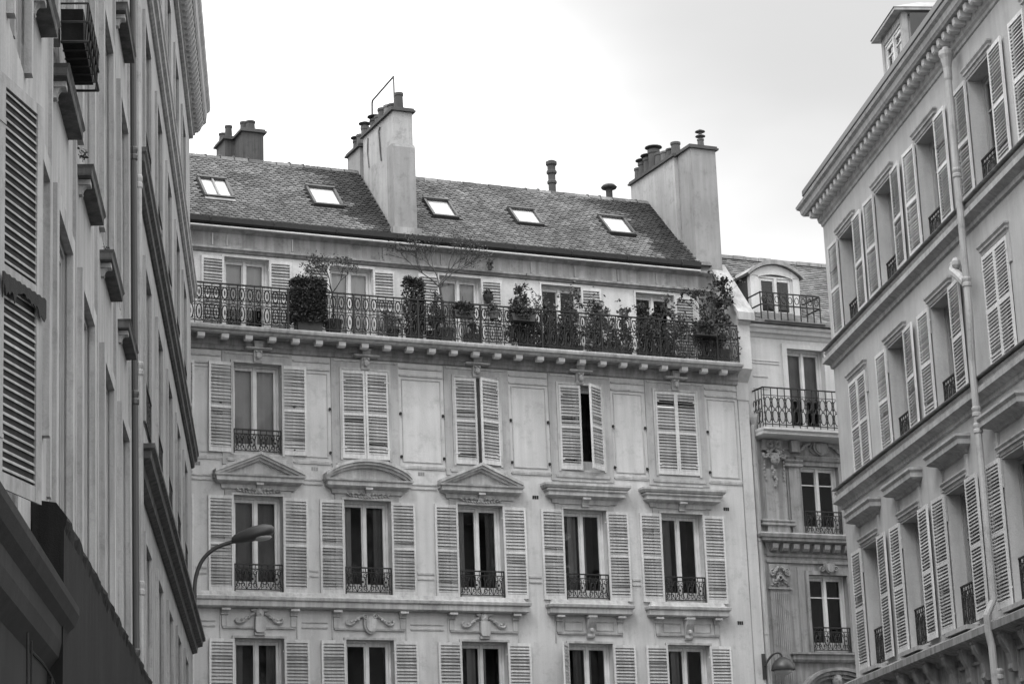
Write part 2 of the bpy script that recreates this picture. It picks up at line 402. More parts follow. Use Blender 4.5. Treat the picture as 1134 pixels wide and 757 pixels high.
def acanthus(b, cx, cz, w, h, y, seed=1):
    R = random.Random(seed); n = 9
    for i in range(n):
        t = i/(n-1)*2-1
        b.tube(smoothpts([(cx+t*w*.45, y, cz-h*.3), (cx+t*w*.5, y-.035, cz+h*.1*(1-abs(t))), (cx+t*w*.5+.03*(1 if t>0 else -1), y-.03, cz+h*.4*(1-.5*abs(t)))], 3), [.012,.018,.022,.022,.018,.012,.006][:7], 5)
    b.blob((cx, y-.02, cz), (.06,.045,.07), 8, 5)
def mask(b, cx, cz, r, y):
    b.blob((cx, y-.05, cz), (r, r*.75, r*1.25), 10, 7)
    b.blob((cx, y-.05-r*.7, cz-r*.1), (r*.18, r*.3, r*.3), 6, 4)
    for s_ in (-1,1): b.blob((cx+s_*r*.4, y-.05-r*.55, cz+r*.25), (r*.22,r*.2,r*.15), 6, 4); scroll(b, cx+s_*r*1.1, cz+r*.7, r*.5, 1.2, y-.06, r*.18, s_)
def shield(b, cx, z0, z1, w, y):
    h = z1-z0; pts = [(-.5,1),(-.55,.65),(-.5,.35),(-.3,.12),(0,0),(.3,.12),(.5,.35),(.55,.65),(.5,1),(.25,.94),(0,1.04),(-.25,.94)]
    b.prism([(cx+a*w, z0+c*h) for a, c in pts][::-1], y-.10, y, 'y')
    b.prism([(cx+a*w*.72, z0+h*.12+c*h*.76) for a, c in pts][::-1], y-.13, y-.09, 'y')
def sidescroll(b, cx, cz, w, y, s_, r=.028):
    b.tube(smoothpts([(cx, y-.04, cz+.12), (cx+s_*w*.35, y-.05, cz+.06), (cx+s_*w*.6, y-.05, cz-.06), (cx+s_*w*.9, y-.04, cz-.08), (cx+s_*w, y-.04, cz-.02), (cx+s_*w*.93, y-.04, cz+.02)], 4), r, 6)
    for t in (.3,.5,.7): b.blob((cx+s_*w*t, y-.07, cz+.07-.13*t), (.035,.03,.03), 6, 4)

# ------------------------------------------------------------------ frames of reference
TM = math.radians(24.45)
def main_root(name, back=0):
    return empty(name, (-math.sin(TM)*back, 52+math.cos(TM)*back, 0), (0,0,TM))
def W2(root, x, y, z):   # local -> world before depsgraph update
    a = root.rotation_euler.z; l = root.location
    return (l.x + x*math.cos(a)-y*math.sin(a), l.y + x*math.sin(a)+y*math.cos(a), l.z+z)
MAIN = main_root('apartment_building')
tag(MAIN, 'pale five bay apartment building with planted roof balcony, tiled roof and two tall chimney walls', 'building')

# ================================================================== MAIN BUILDING (local x along the facade, y into the house)
UC = [-9.06, -6.409, -3.804, -.993, 1.728, 4.348]; OW = 1.15
ZA = (Z(10.26), Z(12.34)); ZB = (Z(7.13), Z(9.29)); ZC = (Z(3.95), Z(6.10)); ZD = (Z(13.06), Z(15.06))
ZG = (Z(.7), Z(2.9))
holes = []
for c in UC:
    for a, b_ in (ZA, ZB, ZC, ZG): holes.append((c-OW/2, c+OW/2, a, b_))
wb = wall_holes(-16, 6.45, 0, Z(12.9), holes)
wb.add([(6.45,0,0),(6.45,10,0),(6.45,10,Z(12.9)),(6.45,0,Z(12.9))], [(0,1,2,3)])
wb.add([(-16,0,0),(-16,10,0),(-16,10,Z(12.9)),(-16,0,Z(12.9))], [(3,2,1,0)])
wb.add([(-16,10,0),(6.45,10,0),(6.45,10,Z(15.9)),(-16,10,Z(15.9))], [(3,2,1,0)])
wb.build('wall', M['wall'], MAIN)
# quoin groove and vertical strip at the right end, joints of the render
b = MB(); b.box(6.13, 6.15, -.012, .01, 0, Z(12.5)); b.build('render_joint', M['fascia'], MAIN)

# --- row A surrounds, panels
for c in UC:
    b = MB(); x0, x1 = c-.83, c+.83
    b.box(x0, c-OW/2-.06, -.035, .01, Z(9.98), Z(12.6)).box(c+OW/2+.06, x1, -.035, .01, Z(9.98), Z(12.6)).box(c-OW/2-.06, c+OW/2+.06, -.035, .01, ZA[1]+.06, Z(12.6))
    b.box(c-OW/2-.06, c+OW/2+.06, -.034, .01, Z(9.98), ZA[0]-.05)
    b.build('window_surround', M['panel'], MAIN)
for c in UC:                                   # thin architrave right round the opening
    b = MB()
    surround(b, c, ZA[0]-.05, ZA[1], OW, .055, .055, .055)
    b.mold(c-.72, c+.72, [(.03,Z(12.52)),(.055,Z(12.54)),(.055,Z(12.57)),(.03,Z(12.59))])
    b.mold(c-.66, c+.66, [(0,Z(10.04)),(.06,Z(10.06)),(.07,Z(10.12)),(0,Z(10.14))])
    b.build('architrave', M['trim'], MAIN)
gaps = []
cs = UC
for i in range(len(cs)-1): gaps.append((cs[i]+.86, cs[i+1]-.86))
gaps.append((cs[-1]+.86, 6.11))
for x0, x1 in gaps:
    b = MB()
    frame_line(b, x0+.05, x1-.05, Z(10.24), Z(12.22), .022, .018)
    b.box(x0, x1, -.03, .01, Z(12.28), Z(12.32)).box(x0, x1, -.03, .01, Z(12.46), Z(12.5))
    b.box(x0, x1, -.025, .01, Z(10.08), Z(10.12))
    b.build('wall_panel', M['trim'], MAIN)
b = MB()                                        # string courses between the rows
b.mold(-15.9, 6.12, [(0,Z(10.10)),(.03,Z(10.11)),(.03,Z(10.16)),(0,Z(10.17))], 0, 0, 0); b.build('string_course', M['trim'], MAIN)
for i in range(len(cs)-1):
    b = MB(); x0, x1 = cs[i]+1.08, cs[i+1]-1.08
    if i < 3: b.box(x0, x1, -.02, .01, Z(9.70), Z(9.73)).box(x0, x1, -.02, .01, Z(9.60), Z(9.63))
    b.box(x0+.12, x1-.12, -.02, .01, Z(7.62), Z(7.66)).box(x0+.12, x1-.12, -.02, .01, Z(7.50), Z(7.53))
    b.build('render_band', M['trim'], MAIN)
for c in UC[1:]:                                # carved keystones above row A
    b = MB(); console(b, c, Z(12.36), Z(12.84), .20, .15, -.03)
    b.blob((c,-.16,Z(12.5)), (.07,.05,.08), 8, 5); b.blob((c-.05,-.15,Z(12.6)), (.03,.03,.03), 6, 4); b.blob((c+.05,-.15,Z(12.6)), (.03,.03,.03), 6, 4)
    b.mold(c-.11, c+.11, [(.15,Z(12.64)),(.2,Z(12.66)),(.2,Z(12.69)),(.15,Z(12.71))])
    b.build('keystone', M['trim'], MAIN)
for x, z in ((-5.13,9.93),(-2.52,9.93),(.38,9.5),(5.55,9.42),(5.75,6.62),(-7.9,9.93)):     # air vents
    b = MB()
    for k in range(3): b.box(x+k*.055, x+k*.055+.045, -.006, .01, Z(z), Z(z)+.085)
    b.build('air_vent', M['iron'] if z < 9.6 else M['fascia'], MAIN)
# --- row B hoods
def hood(c, kind):
    b = MB(); zb = Z(9.56)
    b.mold(c-.80, c+.80, [(0,zb-.16),(.06,zb-.13),(.08,zb-.04),(.18,zb),(.22,zb+.03),(.22,zb+.11),(.26,zb+.14),(.27,zb+.18),(0,zb+.2)])
    if kind == 'triangle':
        for s0, t in ((0, .0),):
            base = zb+.2; pk = zb+.68
            outer = [(c-1.06,base-.03),(c,pk),(c+1.06,base-.03),(c+1.06,base-.0),(c+1.06,base+.02)]
            # raking cornice as two slanting bars with stepped profile
            for s_ in (-1,1):
                for (p, za, zc) in ((.26,.10,.17),(.22,.04,.10),(.15,-.02,.04)):
                    y0 = -p
                    pts = [(c+s_*1.05, base-.10+zc), (c, pk-.14+zc), (c, pk-.14+za), (c+s_*1.05, base-.10+za)]
                    if s_ > 0: pts = pts[::-1]
                    b.prism(pts, y0, .02, 'y')
            b.prism([(c-.95,base-.04),(c+.95,base-.04),(c,pk-.14)], -.06, .02, 'y')
    elif kind == 'arc':
        base = zb+.2; rise = .36; n = 16
        for (p, za, zc) in ((.26,.09,.16),(.22,.03,.09),(.15,-.03,.03)):
            top = []; bot = []
            for i in range(n+1):
                t = i/n*2-1; zz = base-.02+rise*(1-t*t)**.8 if abs(t) < 1 else base-.02
                top.append((c+t*1.05, zz+zc-.04)); bot.append((c+t*1.05, zz+za-.04))
            for i in range(n):
                b.prism([bot[i],bot[i+1],top[i+1],top[i]], -p, .02, 'y')
        b.prism([(c+(i/n*2-1)*.95, base-.05+ (rise*(1-(i/n*2-1)**2)**.8 if 0<i<n else 0)) for i in range(n+1)][::-1], -.06, .02, 'y')
    else:
        b.mold(c-.83, c+.83, [(.1,zb+.19),(.27,zb+.2),(.31,zb+.26),(.31,zb+.31),(.1,zb+.34)])
        b.mold(c-.6, c+.6, [(0,zb+.40),(.04,zb+.41),(.04,zb+.45),(0,zb+.46)])
    return b
kinds = {0:'triangle',1:'triangle',2:'arc',3:'triangle',4:'flat',5:'flat'}
for i, c in enumerate(UC):
    hood(c, kinds[i]).build('window_hood', M['trim'], MAIN)
    b = MB()
    b.box(c-.78, c-OW/2-.05, -.03, .01, ZB[0], ZB[1]+.02).box(c+OW/2+.05, c+.78, -.03, .01, ZB[0], ZB[1]+.02).box(c-.78, c+.78, -.03, .01, ZB[1]+.02, Z(9.41))
    b.build('window_surround', M['panel'], MAIN)
    b = MB(); surround(b, c, ZB[0], ZB[1], OW, .05, .05, .05)
    if i <= 3:
        acanthus(b, c, Z(9.42), 1.0, .12, -.05, i); garland(b, c, Z(9.40), 1.0, .05, -.04, .028, 15)
        garland(b, c, Z(9.45), .7, .03, -.05, .022, 11)
    else: b.mold(c-.62, c+.62, [(.03,Z(9.40)),(.06,Z(9.41)),(.06,Z(9.44)),(.03,Z(9.45))])
    console(b, c, Z(9.34), Z(9.56), .17 if i > 3 else .13, .16, -.02)
    b.build('carving', M['trim'], MAIN)
# --- row B sills, brackets below, row C surrounds
def sill_profile(): return [(0,Z(6.74)),(.16,Z(6.76)),(.20,Z(6.79)),(.20,Z(6.90)),(.24,Z(6.93)),(.25,Z(6.99)),(.14,Z(7.03)),(.10,Z(7.12)),(0,Z(7.125))]
b = MB(); b.mold(-9.9, -.10, sill_profile(), 0, 0, 1); b.build('sill_course', M['trim'], MAIN)
for c in UC[4:]:
    b = MB(); b.mold(c-.88, c+.88, sill_profile()); b.build('window_sill', M['trim'], MAIN)
for i, c in enumerate(UC):
    b = MB()
    for s_ in (-1,1):
        console(b, c+s_*.80, Z(6.60), Z(6.745), .16, .16); b.box(c+s_*.80-.06, c+s_*.80+.06, -.035, .01, Z(6.36), Z(6.60))
    b.mold(c-.80, c+.80, [(0,Z(6.30)),(.04,Z(6.31)),(.05,Z(6.35)),(0,Z(6.36))])
    b.box(c-.9, c-.87, -.02, .01, Z(6.1), Z(6.7)).box(c+.87, c+.9, -.02, .01, Z(6.1), Z(6.7))
    surround(b, c, ZC[0], ZC[1], OW, .05, .05, .05)
    if i in (1, 3, 0):
        mask(b, c, Z(6.64), .10, -.02); b.prism([(c-.09,Z(6.22)),(c+.09,Z(6.22)),(c+.12,Z(6.30)),(c+.11,Z(6.56)),(c-.11,Z(6.56)),(c-.12,Z(6.30))], -.14, .0, 'y'); b.prism([(c-.12,Z(6.16)),(c+.12,Z(6.16)),(c+.12,Z(6.22)),(c-.12,Z(6.22))], -.10, 0, 'y'); b.mold(c-.09, c+.09, [(.02,Z(6.68)),(.10,Z(6.69)),(.12,Z(6.73)),(.02,Z(6.735))])
        for s_ in (-1,1): sidescroll(b, c+s_*.12, Z(6.52), .42, 0, s_, .034)
    elif i == 2:
        shield(b, c, Z(6.22), Z(6.62), .30, 0)
        for s_ in (-1,1): sidescroll(b, c+s_*.15, Z(6.52), .42, 0, s_); scroll(b, c+s_*.12, Z(6.62), .07, 1.2, -.1, .02, s_)
    else:
        console(b, c, Z(6.22), Z(6.74), .19, .22); b.blob((c,-.14,Z(6.40)), (.05,.04,.06), 8, 5)
        for s_ in (-1,1): frame_line(b, c+s_*.41-.24, c+s_*.41+.24, Z(6.40), Z(6.62), .02, .02)
    b.build('carved_bracket', M['trim'], MAIN)
for i in range(0, 3):
    b = MB(); b.box(UC[i]+1.0, UC[i+1]-1.0, -.02, .01, Z(6.34), Z(6.37)); b.box(UC[i]+1.0, UC[i+1]-1.0, -.02, .01, Z(6.46), Z(6.48)); b.build('frieze_band', M['trim'], MAIN)
# --- windows and shutters of the three rows
stA = {0:'net',1:'net',4:'dark'}; SW = .585
for i, c in enumerate(UC):
    if i in (0,1,4): window(MAIN, c, ZA[0], OW, ZA[1]-ZA[0], stA[i], rail='fine' if i < 2 else None, railh=.55)
    pitch = .072
    hA = ZA[1]-ZA[0]
    if i in (0,1): pair(MAIN, c, ZA[0]-.01, OW, hA, SW, 'open', pitch=pitch)
    elif i == 3: pair(MAIN, c, ZA[0]-.01, OW, hA, SW, 'closed', pitch=pitch, angs=(1.5, 17))
    elif i == 4: pair(MAIN, c, ZA[0]-.01, OW, hA, SW, 'closed', pitch=pitch, angs=(3, 35))
    else: pair(MAIN, c, ZA[0]-.01, OW, hA, SW, 'closed', pitch=pitch, angs=(2, 3 if i == 2 else 1))
for c in UC[1:]:
    for k in (-.88, .88):
        for zq in (ZA[0]+.1, ZA[0]+1.12): place('catch', lambda: MB().box(-.018,.018,-.05,.01,-.03,.03).box(-.03,.03,-.055,-.04,-.012,.012), 'shutter_catch', M['iron'], MAIN, (c+k*.99, 0, zq))
stB = ['net','net','sides','sides','middle','left']
for i, c in enumerate(UC):
    window(MAIN, c, ZB[0], OW, ZB[1]-ZB[0], stB[i], rail='fine', railh=.62)
    pair(MAIN, c, ZB[0]-.02, OW, ZB[1]-ZB[0], SW, 'open', pitch=.072)
stC = ['dark','sides','dark','middle','middle','middle']
for i, c in enumerate(UC):
    window(MAIN, c, ZC[0], OW, ZC[1]-ZC[0], stC[i], rail='fine', railh=.62)
    if i == 4:
        pair(MAIN, c, ZC[0]-.02, OW, ZC[1]-ZC[0], SW, 'open', pitch=.072, angs=(127, 178))
    else: pair(MAIN, c, ZC[0]-.02, OW, ZC[1]-ZC[0], SW, 'open', pitch=.072)
    window(MAIN, c, ZG[0], OW, ZG[1]-ZG[0], 'net')
# --- cornice, modillions, balcony slab
b = MB(); b.mold(-15.9, 6.14, [(0,Z(12.60)),(.05,Z(12.63)),(.06,Z(12.70)),(.10,Z(12.74)),(.10,Z(12.885)),(0,Z(12.89))], 0, 0, 0); b.build('cornice', M['fascia'], MAIN)  # dark colour imitates the shade behind the modillions
b = MB(); b.box(-15.9, 5.98, -.455, -.09, Z(12.872), Z(12.884)); b.build('soffit_shade', M['fascia'], MAIN)  # dark sheet below the slab, shade put into its colour
b = MB(); b.prism([(.0,Z(12.885)),(-.46,Z(12.885)),(-.50,Z(12.90)),(-.52,Z(12.94)),(-.60,Z(12.96)),(-.62,Z(13.01)),(-.62,Z(13.045)),(-.58,Z(13.06)),(.76,Z(13.06)),(.76,Z(12.885))], -15.9, 6.02)
b.build('balcony_slab', M['trim'], MAIN)
x = 5.56
while x > -10:
    place('modillion', lambda: MB().prism([(-.30,-.03),(-.42,-.03),(-.455,0),(-.46,.083),(-.30,.083)], -.085, .085), 'modillion', M['attic'], MAIN, (x,0,Z(12.80))); x -= .5585
# --- attic storey behind the balcony
YB = .75
dholes = [(c-.55, c+.55, ZD[0], ZD[1]) for c in UC]
wb = wall_holes(-16, 6.1, Z(13.0), Z(15.7), dholes, YB, .24); wb.build('attic_wall', M['attic'], MAIN)
for i, c in enumerate(UC):
    window(MAIN, c, ZD[0], 1.10, ZD[1]-ZD[0], ['pale','half','pale','pale','dark','left'][i], y=YB, rev=.16)
    pr_ = {0:(178,178),1:(178,178),2:(178,178),3:(178,178),4:(None,178),5:(None,178)}[i]
    pair(MAIN, c, ZD[0]+.02, 1.10, ZD[1]-ZD[0]-.03, .55, 'open', y=YB-.04, angs=pr_, pitch=.072)
for c in UC: b = MB(); surround(b, c, ZD[0], ZD[1], 1.10, .045, .03, .045, YB); b.build('architrave', M['attic'], MAIN)
b = MB(); b.mold(-15.9, 6.0, [(0,Z(15.14)),(.05,Z(15.16)),(.08,Z(15.20)),(.12,Z(15.22)),(.12,Z(15.27)),(.03,Z(15.30)),(.03,Z(15.62)),(.10,Z(15.66)),(.14,Z(15.70)),(.14,Z(15.75)),(0,Z(15.76))], YB, 0, 0)
b.build('eaves_band', M['fascia'], MAIN)
for x in (-7.25,-5.3,-6.9,-1.5,2.1,.9,3.3,-3.0,4.4): b = MB(); b.box(x, x+.03, YB-.055, YB, Z(15.31), Z(15.61)); b.build('lead_strap', M['zinc'], MAIN)
b = MB(); b.prism([(.72,Z(15.765)),(.50,Z(15.77)),(.46,Z(15.81)),(.45,Z(15.93)),(.47,Z(15.93)),(.50,Z(15.85)),(.68,Z(15.85)),(.72,Z(15.90))], -15.9, 5.6)
for k in range(12): b.tube([(-12+k*1.55,.46,Z(15.93)),(-12+k*1.55,.435,Z(15.88)),(-12+k*1.55,.45,Z(15.79))], .012, 4)
b.build('gutter', M['iron'], MAIN)
b = MB(); b.box(-15.9, 5.6, .50, .62, Z(15.70), Z(15.735)); b.build('gutter_lip', M['attic'], MAIN)
# --- tiled roof
RY0, RZ0, RS = .58, Z(15.93), math.radians(44.4)
cR, sR = math.cos(RS), math.sin(RS); RL = 3.42
def roofpt(u, v, h=0): return (u, RY0+v*cR-h*sR, RZ0+v*sR+h*cR)
roof = MB()
yb, zr = roofpt(0, RL)[1:]
roof.add([(-16,RY0,RZ0-.03),(6.0,RY0,RZ0-.03),(6.0,yb,zr-.03),(-16,yb,zr-.03),(-16,10,RZ0),(6.0,10,RZ0)], [(0,1,2,3),(3,2,5,4)])
roof.add([(5.98,RY0,RZ0-.05),(5.98,10,RZ0-.05),(5.98,yb,zr-.05)], [(0,1,2)])
ROOF = roof.build('roof', M['tile'], MAIN)
SKY = [(-7.25,-6.51,1.02,2.02,1), (-4.49,-3.72,1.16,2.14,0), (-1.39,-.68,1.17,2.11,0), (.92,1.67,1.23,2.07,0), (3.5,4.27,1.19,2.15,0)]
tiles = MB(); tw, tv = .142, .102; R = random.Random(3); row = 0; v = 0
def chimney_tone(u, v):  # tiles darker just left of each chimney wall, with a ragged edge
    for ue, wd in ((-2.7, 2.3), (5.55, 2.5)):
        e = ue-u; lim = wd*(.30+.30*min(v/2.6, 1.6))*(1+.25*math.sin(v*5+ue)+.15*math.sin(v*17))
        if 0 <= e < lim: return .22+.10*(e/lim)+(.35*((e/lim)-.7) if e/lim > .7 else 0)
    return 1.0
while v < RL-.05:
    u = -9.6 + (row % 2)*tw/2
    while u < 5.55:
        cu = u+tw/2
        ok = not any(a-.03 < cu < b2+.03 and c2-.02 < v+tv/2 < d2+.04 for a,b2,c2,d2,_ in SKY) and not (-2.74 < cu < -2.17)
        if ok:
            j = R.uniform(-.006,.006); l = .016+R.uniform(0,.012); t = chimney_tone(cu, v)*R.uniform(.85,1.15)
            g0 = .006; a = roofpt(u+g0, v+j, l); b_ = roofpt(u+tw-g0, v+j+R.uniform(-.004,.004), l+R.uniform(-.004,.004))
            m_ = roofpt(cu, v+j-.022, l); c_ = roofpt(u+tw-g0, v+tv*1.12, .004); d_ = roofpt(u+g0, v+tv*1.12, .004)
            a2 = roofpt(u+g0, v+j, 0); b2_ = roofpt(u+tw-g0, v+j, 0); m2 = roofpt(cu, v+j-.022, 0)
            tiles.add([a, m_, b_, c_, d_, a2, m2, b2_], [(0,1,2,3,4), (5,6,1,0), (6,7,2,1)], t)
        u += tw
    v += tv; row += 1
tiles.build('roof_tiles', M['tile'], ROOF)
b = MB(); u = -9.6; R = random.Random(5)
while u < 5.9:                                  # ridge tiles bedded in mortar
    w_ = .36; zz = zr-.05+R.uniform(-.01,.015)
    b.add([(u+.01,yb-.13,zz-.08),(u+w_-.01,yb-.13,zz-.08),(u+w_-.01,yb-.06,zz+.05),(u+w_-.01,yb+.05,zz+.06),(u+.01,yb+.05,zz+.06),(u+.01,yb-.06,zz+.05),(u+w_-.01,yb+.14,zz-.08),(u+.01,yb+.14,zz-.08)],
          [(0,1,2,5),(5,2,3,4),(4,3,6,7)], R.uniform(.8,1.5))
    if R.random() < .3: b.blob((u+w_, yb, zz+.07), (.05,.06,.03), 6, 4)
    u += w_
b.build('ridge_tiles', M['tile'], ROOF)
for a_, b2, c2, d2, two in SKY:                 # roof windows
    fr = MB(); t = .06
    def rb(u0,u1,v0,v1,h0,h1,mb):
        vs = [roofpt(u,v_,h) for h in (h0,h1) for (u,v_) in ((u0,v0),(u1,v0),(u1,v1),(u0,v1))]
        mb.add(vs, [(0,3,2,1),(4,5,6,7),(0,1,5,4),(1,2,6,5),(2,3,7,6),(3,0,4,7)])
    rb(a_,b2,c2,c2+t,-.02,.09,fr); rb(a_,b2,d2-t,d2,-.02,.12,fr); rb(a_,a_+t,c2+t,d2-t,-.02,.10,fr); rb(b2-t,b2,c2+t,d2-t,-.02,.10,fr)
    f = fr.build('skylight', M['darkmetal'], MAIN)
    if two:
        q = MB(); rb((a_+b2)/2-.02,(a_+b2)/2+.02,c2+t,d2-t,.0,.095,q); rb(a_+.0,b2,c2-.12,c2-.01,.0,.05,q); q.build('glazing_bar', M['zinc'], f)
    q = MB(); q.add([roofpt(a_+t,c2+t,.055),roofpt(b2-t,c2+t,.055),roofpt(b2-t,d2-t,.055),roofpt(a_+t,d2-t,.055)],[(0,1,2,3)]); q.build('pane', M['glass'], f)
    q = MB(); q.add([roofpt(a_+t,c2+t,.03),roofpt(b2-t,c2+t,.03),roofpt(b2-t,d2-t,.03),roofpt(a_+t,d2-t,.03)],[(0,1,2,3)]); q.build('blind', M['blind'], f)
# --- chimney walls
def pot(parent, x, y, z, h, r, cowl=0, mat='pot'):
    b = MB(); b.lathe([(r*1.05,0),(r*1.12,.03),(r,.06),(r*.9,h*.8),(r*1.05,h*.86),(r*1.05,h),(r*.7,h)], (x,y,z), 12)
    if cowl:
        for k in range(cowl):
            zz = h+.02+k*.13
            b.lathe([(r*.5,zz-.03),(r*.5,zz+.06)], (x,y,z), 10)
            b.lathe([(r*1.5,zz+.05),(r*1.45,zz+.07),(.01,zz+.13)], (x,y,z), 12)
    return b.build('chimney_pot', M[mat], parent, smooth=False)
def stack(x0, x1, ys, topz, base, mat='chim', step=None):
    b = MB(); b.box(x0, x1, ys[0], ys[1], base, topz)
    o = b.build('chimney', M[mat], MAIN)
    q = MB(); q.box(x0-.07, x1+.07, ys[0]-.07, ys[1]+.05, topz, topz+.05).box(x0-.04, x1+.04, ys[0]-.04, ys[1]+.03, topz+.05, topz+.10)
    q.build('chimney_cap', M['cap'], o)
    return o
zt = Z(19.12)
c1 = stack(-2.68, -2.18, (.62, 2.75), zt, Z(15.6), 'chimside')
q = MB(); q.box(-2.72, -2.14, .585, 1.02, Z(15.7), Z(18.2)).prism([(.585,Z(18.2)),(.62,Z(18.28)),(1.0,Z(18.28)),(1.02,Z(18.2))], -2.72, -2.14)
q.build('chimney_pier', M['chim'], c1)
q = MB(); q.box(-2.80, -2.06, .50, .70, Z(15.95), Z(16.12)).build('lead_flashing', M['zinc'], c1)
q = MB(); q.tube([(-2.70,1.5,Z(19.0)),(-2.71,1.55,Z(18.9)),(-2.70,1.5,Z(18.3)),(-2.70,1.45,Z(18.1))], .02, 5); q.tube([(-2.70,2.35,Z(19.0)),(-2.70,2.4,Z(18.6)),(-2.71,2.3,Z(18.2))], .015, 5); q.build('cable', M['darkmetal'], c1)
for y, h, r, cw in ((.85,.46,.11,0),(1.25,.30,.15,0),(1.6,.40,.12,0),(1.95,.44,.14,0),(2.25,.34,.12,0),(2.55,.36,.13,1)): pot(c1, -2.43, y, zt+.1, h, r, cw)
c1b = stack(-2.74, -2.32, (2.85, 3.75), Z(18.92), Z(17), 'chim')
for y, h, r, cw in ((3.0,.52,.11,1),(3.3,.40,.12,0),(3.6,.34,.11,1)): pot(c1b, -2.53, y, Z(19.02), h, r, cw)
zt2 = Z(19.10)
c2_ = stack(5.62, 6.36, (.72, 1.42), zt2, Z(13.5), 'chim')
c3_ = stack(5.52, 6.0, (1.45, 3.95), zt2-.02, Z(15.5), 'chimside')
for y, h, r, cw in ((1.0,.28,.09,2),): pot(c2_, 6.1, y, zt2+.1, h, r, cw)
for y, h, r, cw in ((1.75,.42,.13,0),(2.05,.34,.12,0),(2.35,.36,.13,0),(2.65,.42,.14,0),(2.98,.62,.16,1),(3.32,.50,.14,1),(3.62,.46,.14,1),(3.9,.40,.12,0)): pot(c3_, 5.76, y, zt2+.08, h, r, cw)
# rear chimney and ridge vents
c4 = stack(-5.30, -4.74, (4.5, 5.2), Z(19.62), Z(17.5), 'brickred'); c5 = stack(-5.55, -5.25, (5.22, 6.0), Z(19.62), Z(17.5), 'brickred')
pot(c4, -5.0, 4.8, Z(19.72), .30, .13); pot(c4, -5.1, 5.05, Z(19.72), .36, .10); pot(c5, -5.4, 5.4, Z(19.72), .34, .10); pot(c5, -5.42, 5.8, Z(19.72), .26, .12)
q = MB(); q.lathe([(.10,0),(.10,.35),(.13,.38),(.13,.44),(.10,.47),(.10,.62),(.14,.66),(.14,.72),(.11,.75),(.11,.86),(.15,.9),(.15,.98),(.08,1.02)], (2.86,3.35,Z(18.3)), 12); q.build('vent_pipe', M['pot'], MAIN)
q = MB(); q.lathe([(.09,0),(.09,.42),(.2,.44),(.22,.48),(.16,.54),(.03,.58)], (4.52,3.3,Z(18.25)), 12); q.blob((4.2,3.3,Z(18.35)), (.16,.12,.10)); q.build('vent_pipe', M['pot'], MAIN)
# --- end wall of the balcony with sloping coping
b = MB(); poly = [(.9,Z(15.95)),(-.36,Z(14.38)),(-.36,Z(14.2)),(-.28,Z(14.12)),(-.28,Z(13.0)),(-.02,Z(12.7)),(-.02,Z(12.25)),(.9,Z(12.25))]
b.prism(poly, 6.12, 6.46); b.build('end_wall', M['midlight'], MAIN)
b = MB(); b.prism([(.9,Z(16.06)),(.9,Z(15.96)),(-.38,Z(14.39)),(-.38,Z(14.22)),(-.46,Z(14.22)),(-.46,Z(14.42))], 6.04, 6.52); b.build('coping', M['righttrim'], MAIN)
# --- balcony railing
def balcony_rail(x0, x1, y, z0, h, unit=.2):
    b = MB(); b.box(x0, x1, y-.025, y+.025, z0+h-.03, z0+h)
    b.box(x0, x1, y-.01, y+.01, z0+.50, z0+.515).box(x0, x1, y-.01, y+.01, z0+.585, z0+.60).box(x0, x1, y-.01, y+.01, z0+.07, z0+.09).box(x0, x1, y-.008, y+.008, z0+h-.10, z0+h-.088)
    n = int(round((x1-x0)/unit)); un = (x1-x0)/n
    for i in range(n+1):
        xx = x0+i*un; t = .02 if i % 8 == 0 else .009
        b.box(xx-t, xx+t, y-t, y+t, z0, z0+h-.03)
        if i % 8 == 0: b.tube([(xx,y,z0+.6),(xx,y+.22,z0+.1),(xx,y+.3,z0)], .01, 4)
        if i == n: break
        cx = xx+un/2
        ring(b, cx, z0+.745, un*.33, .135, y, .0145, 12); ring(b, cx, z0+.29, un*.33, .175, y, .0145, 12)
        ring(b, cx, z0+.55, .03, .03, y, .008, 8)
        for zz in (z0+.745, z0+.29):
            b.blob((cx,y,zz), (.020,.012,.07), 5, 4)
        for s_ in (-1,1):
            for zz, q_ in ((z0+.86,.028),(z0+.62,.022),(z0+.13,.028),(z0+.46,.022)): ring(b, cx+s_*un*.36, zz, q_, q_, y, .007, 8)
    return b
balcony_rail(-12.2, 5.96, -.50, Z(13.06), .98).build('balcony_railing', M['iron'], MAIN)
#__PART2__
# ================================================================== NEIGHBOURING BUILDING (behind the gap on the right)
MID = main_root('corner_apartment_building', .15)
tag(MID, 'narrow carved stone building with iron balcony and round topped dormer, beside the pale building', 'building')
def zz(r): return Z(r)
X1 = 14
wins = [(7.74,8.84,11.50,13.72),(7.93,9.05,8.92,10.70),(7.93,9.05,6.00,7.92),(7.93,9.05,2.6,4.9)]
holes = []
for dx in (0, 3.1):
    holes += [(a+dx,b2+dx,Z(c),Z(d)) for a,b2,c,d in wins]
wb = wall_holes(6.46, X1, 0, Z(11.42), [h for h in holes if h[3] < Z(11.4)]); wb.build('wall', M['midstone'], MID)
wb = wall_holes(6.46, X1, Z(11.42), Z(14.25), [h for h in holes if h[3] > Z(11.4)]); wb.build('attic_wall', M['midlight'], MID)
b = MB(); b.box(6.46, 6.70, -.012, .02, 0, Z(11.42)); b.build('plain_strip', M['midlight'], MID)
b = MB(); b.prism([(0.0,Z(14.2)),(9,Z(14.2)),(9,0),(6,0)][::-1], X1-.02, X1, 'x'); b.box(6.46, X1, 9, 9.1, 0, Z(14.2)); b.build('rear_wall', M['midwall'], MID)
for k, h in enumerate(holes):
    window(MID, (h[0]+h[1])/2, h[2], h[1]-h[0], h[3]-h[2], ['half','dark','dark','net'][k%4], bars=0 if k%4 == 0 else 1, rev=.16, rail=None if k%4 == 0 else 'fine', railh=.62)
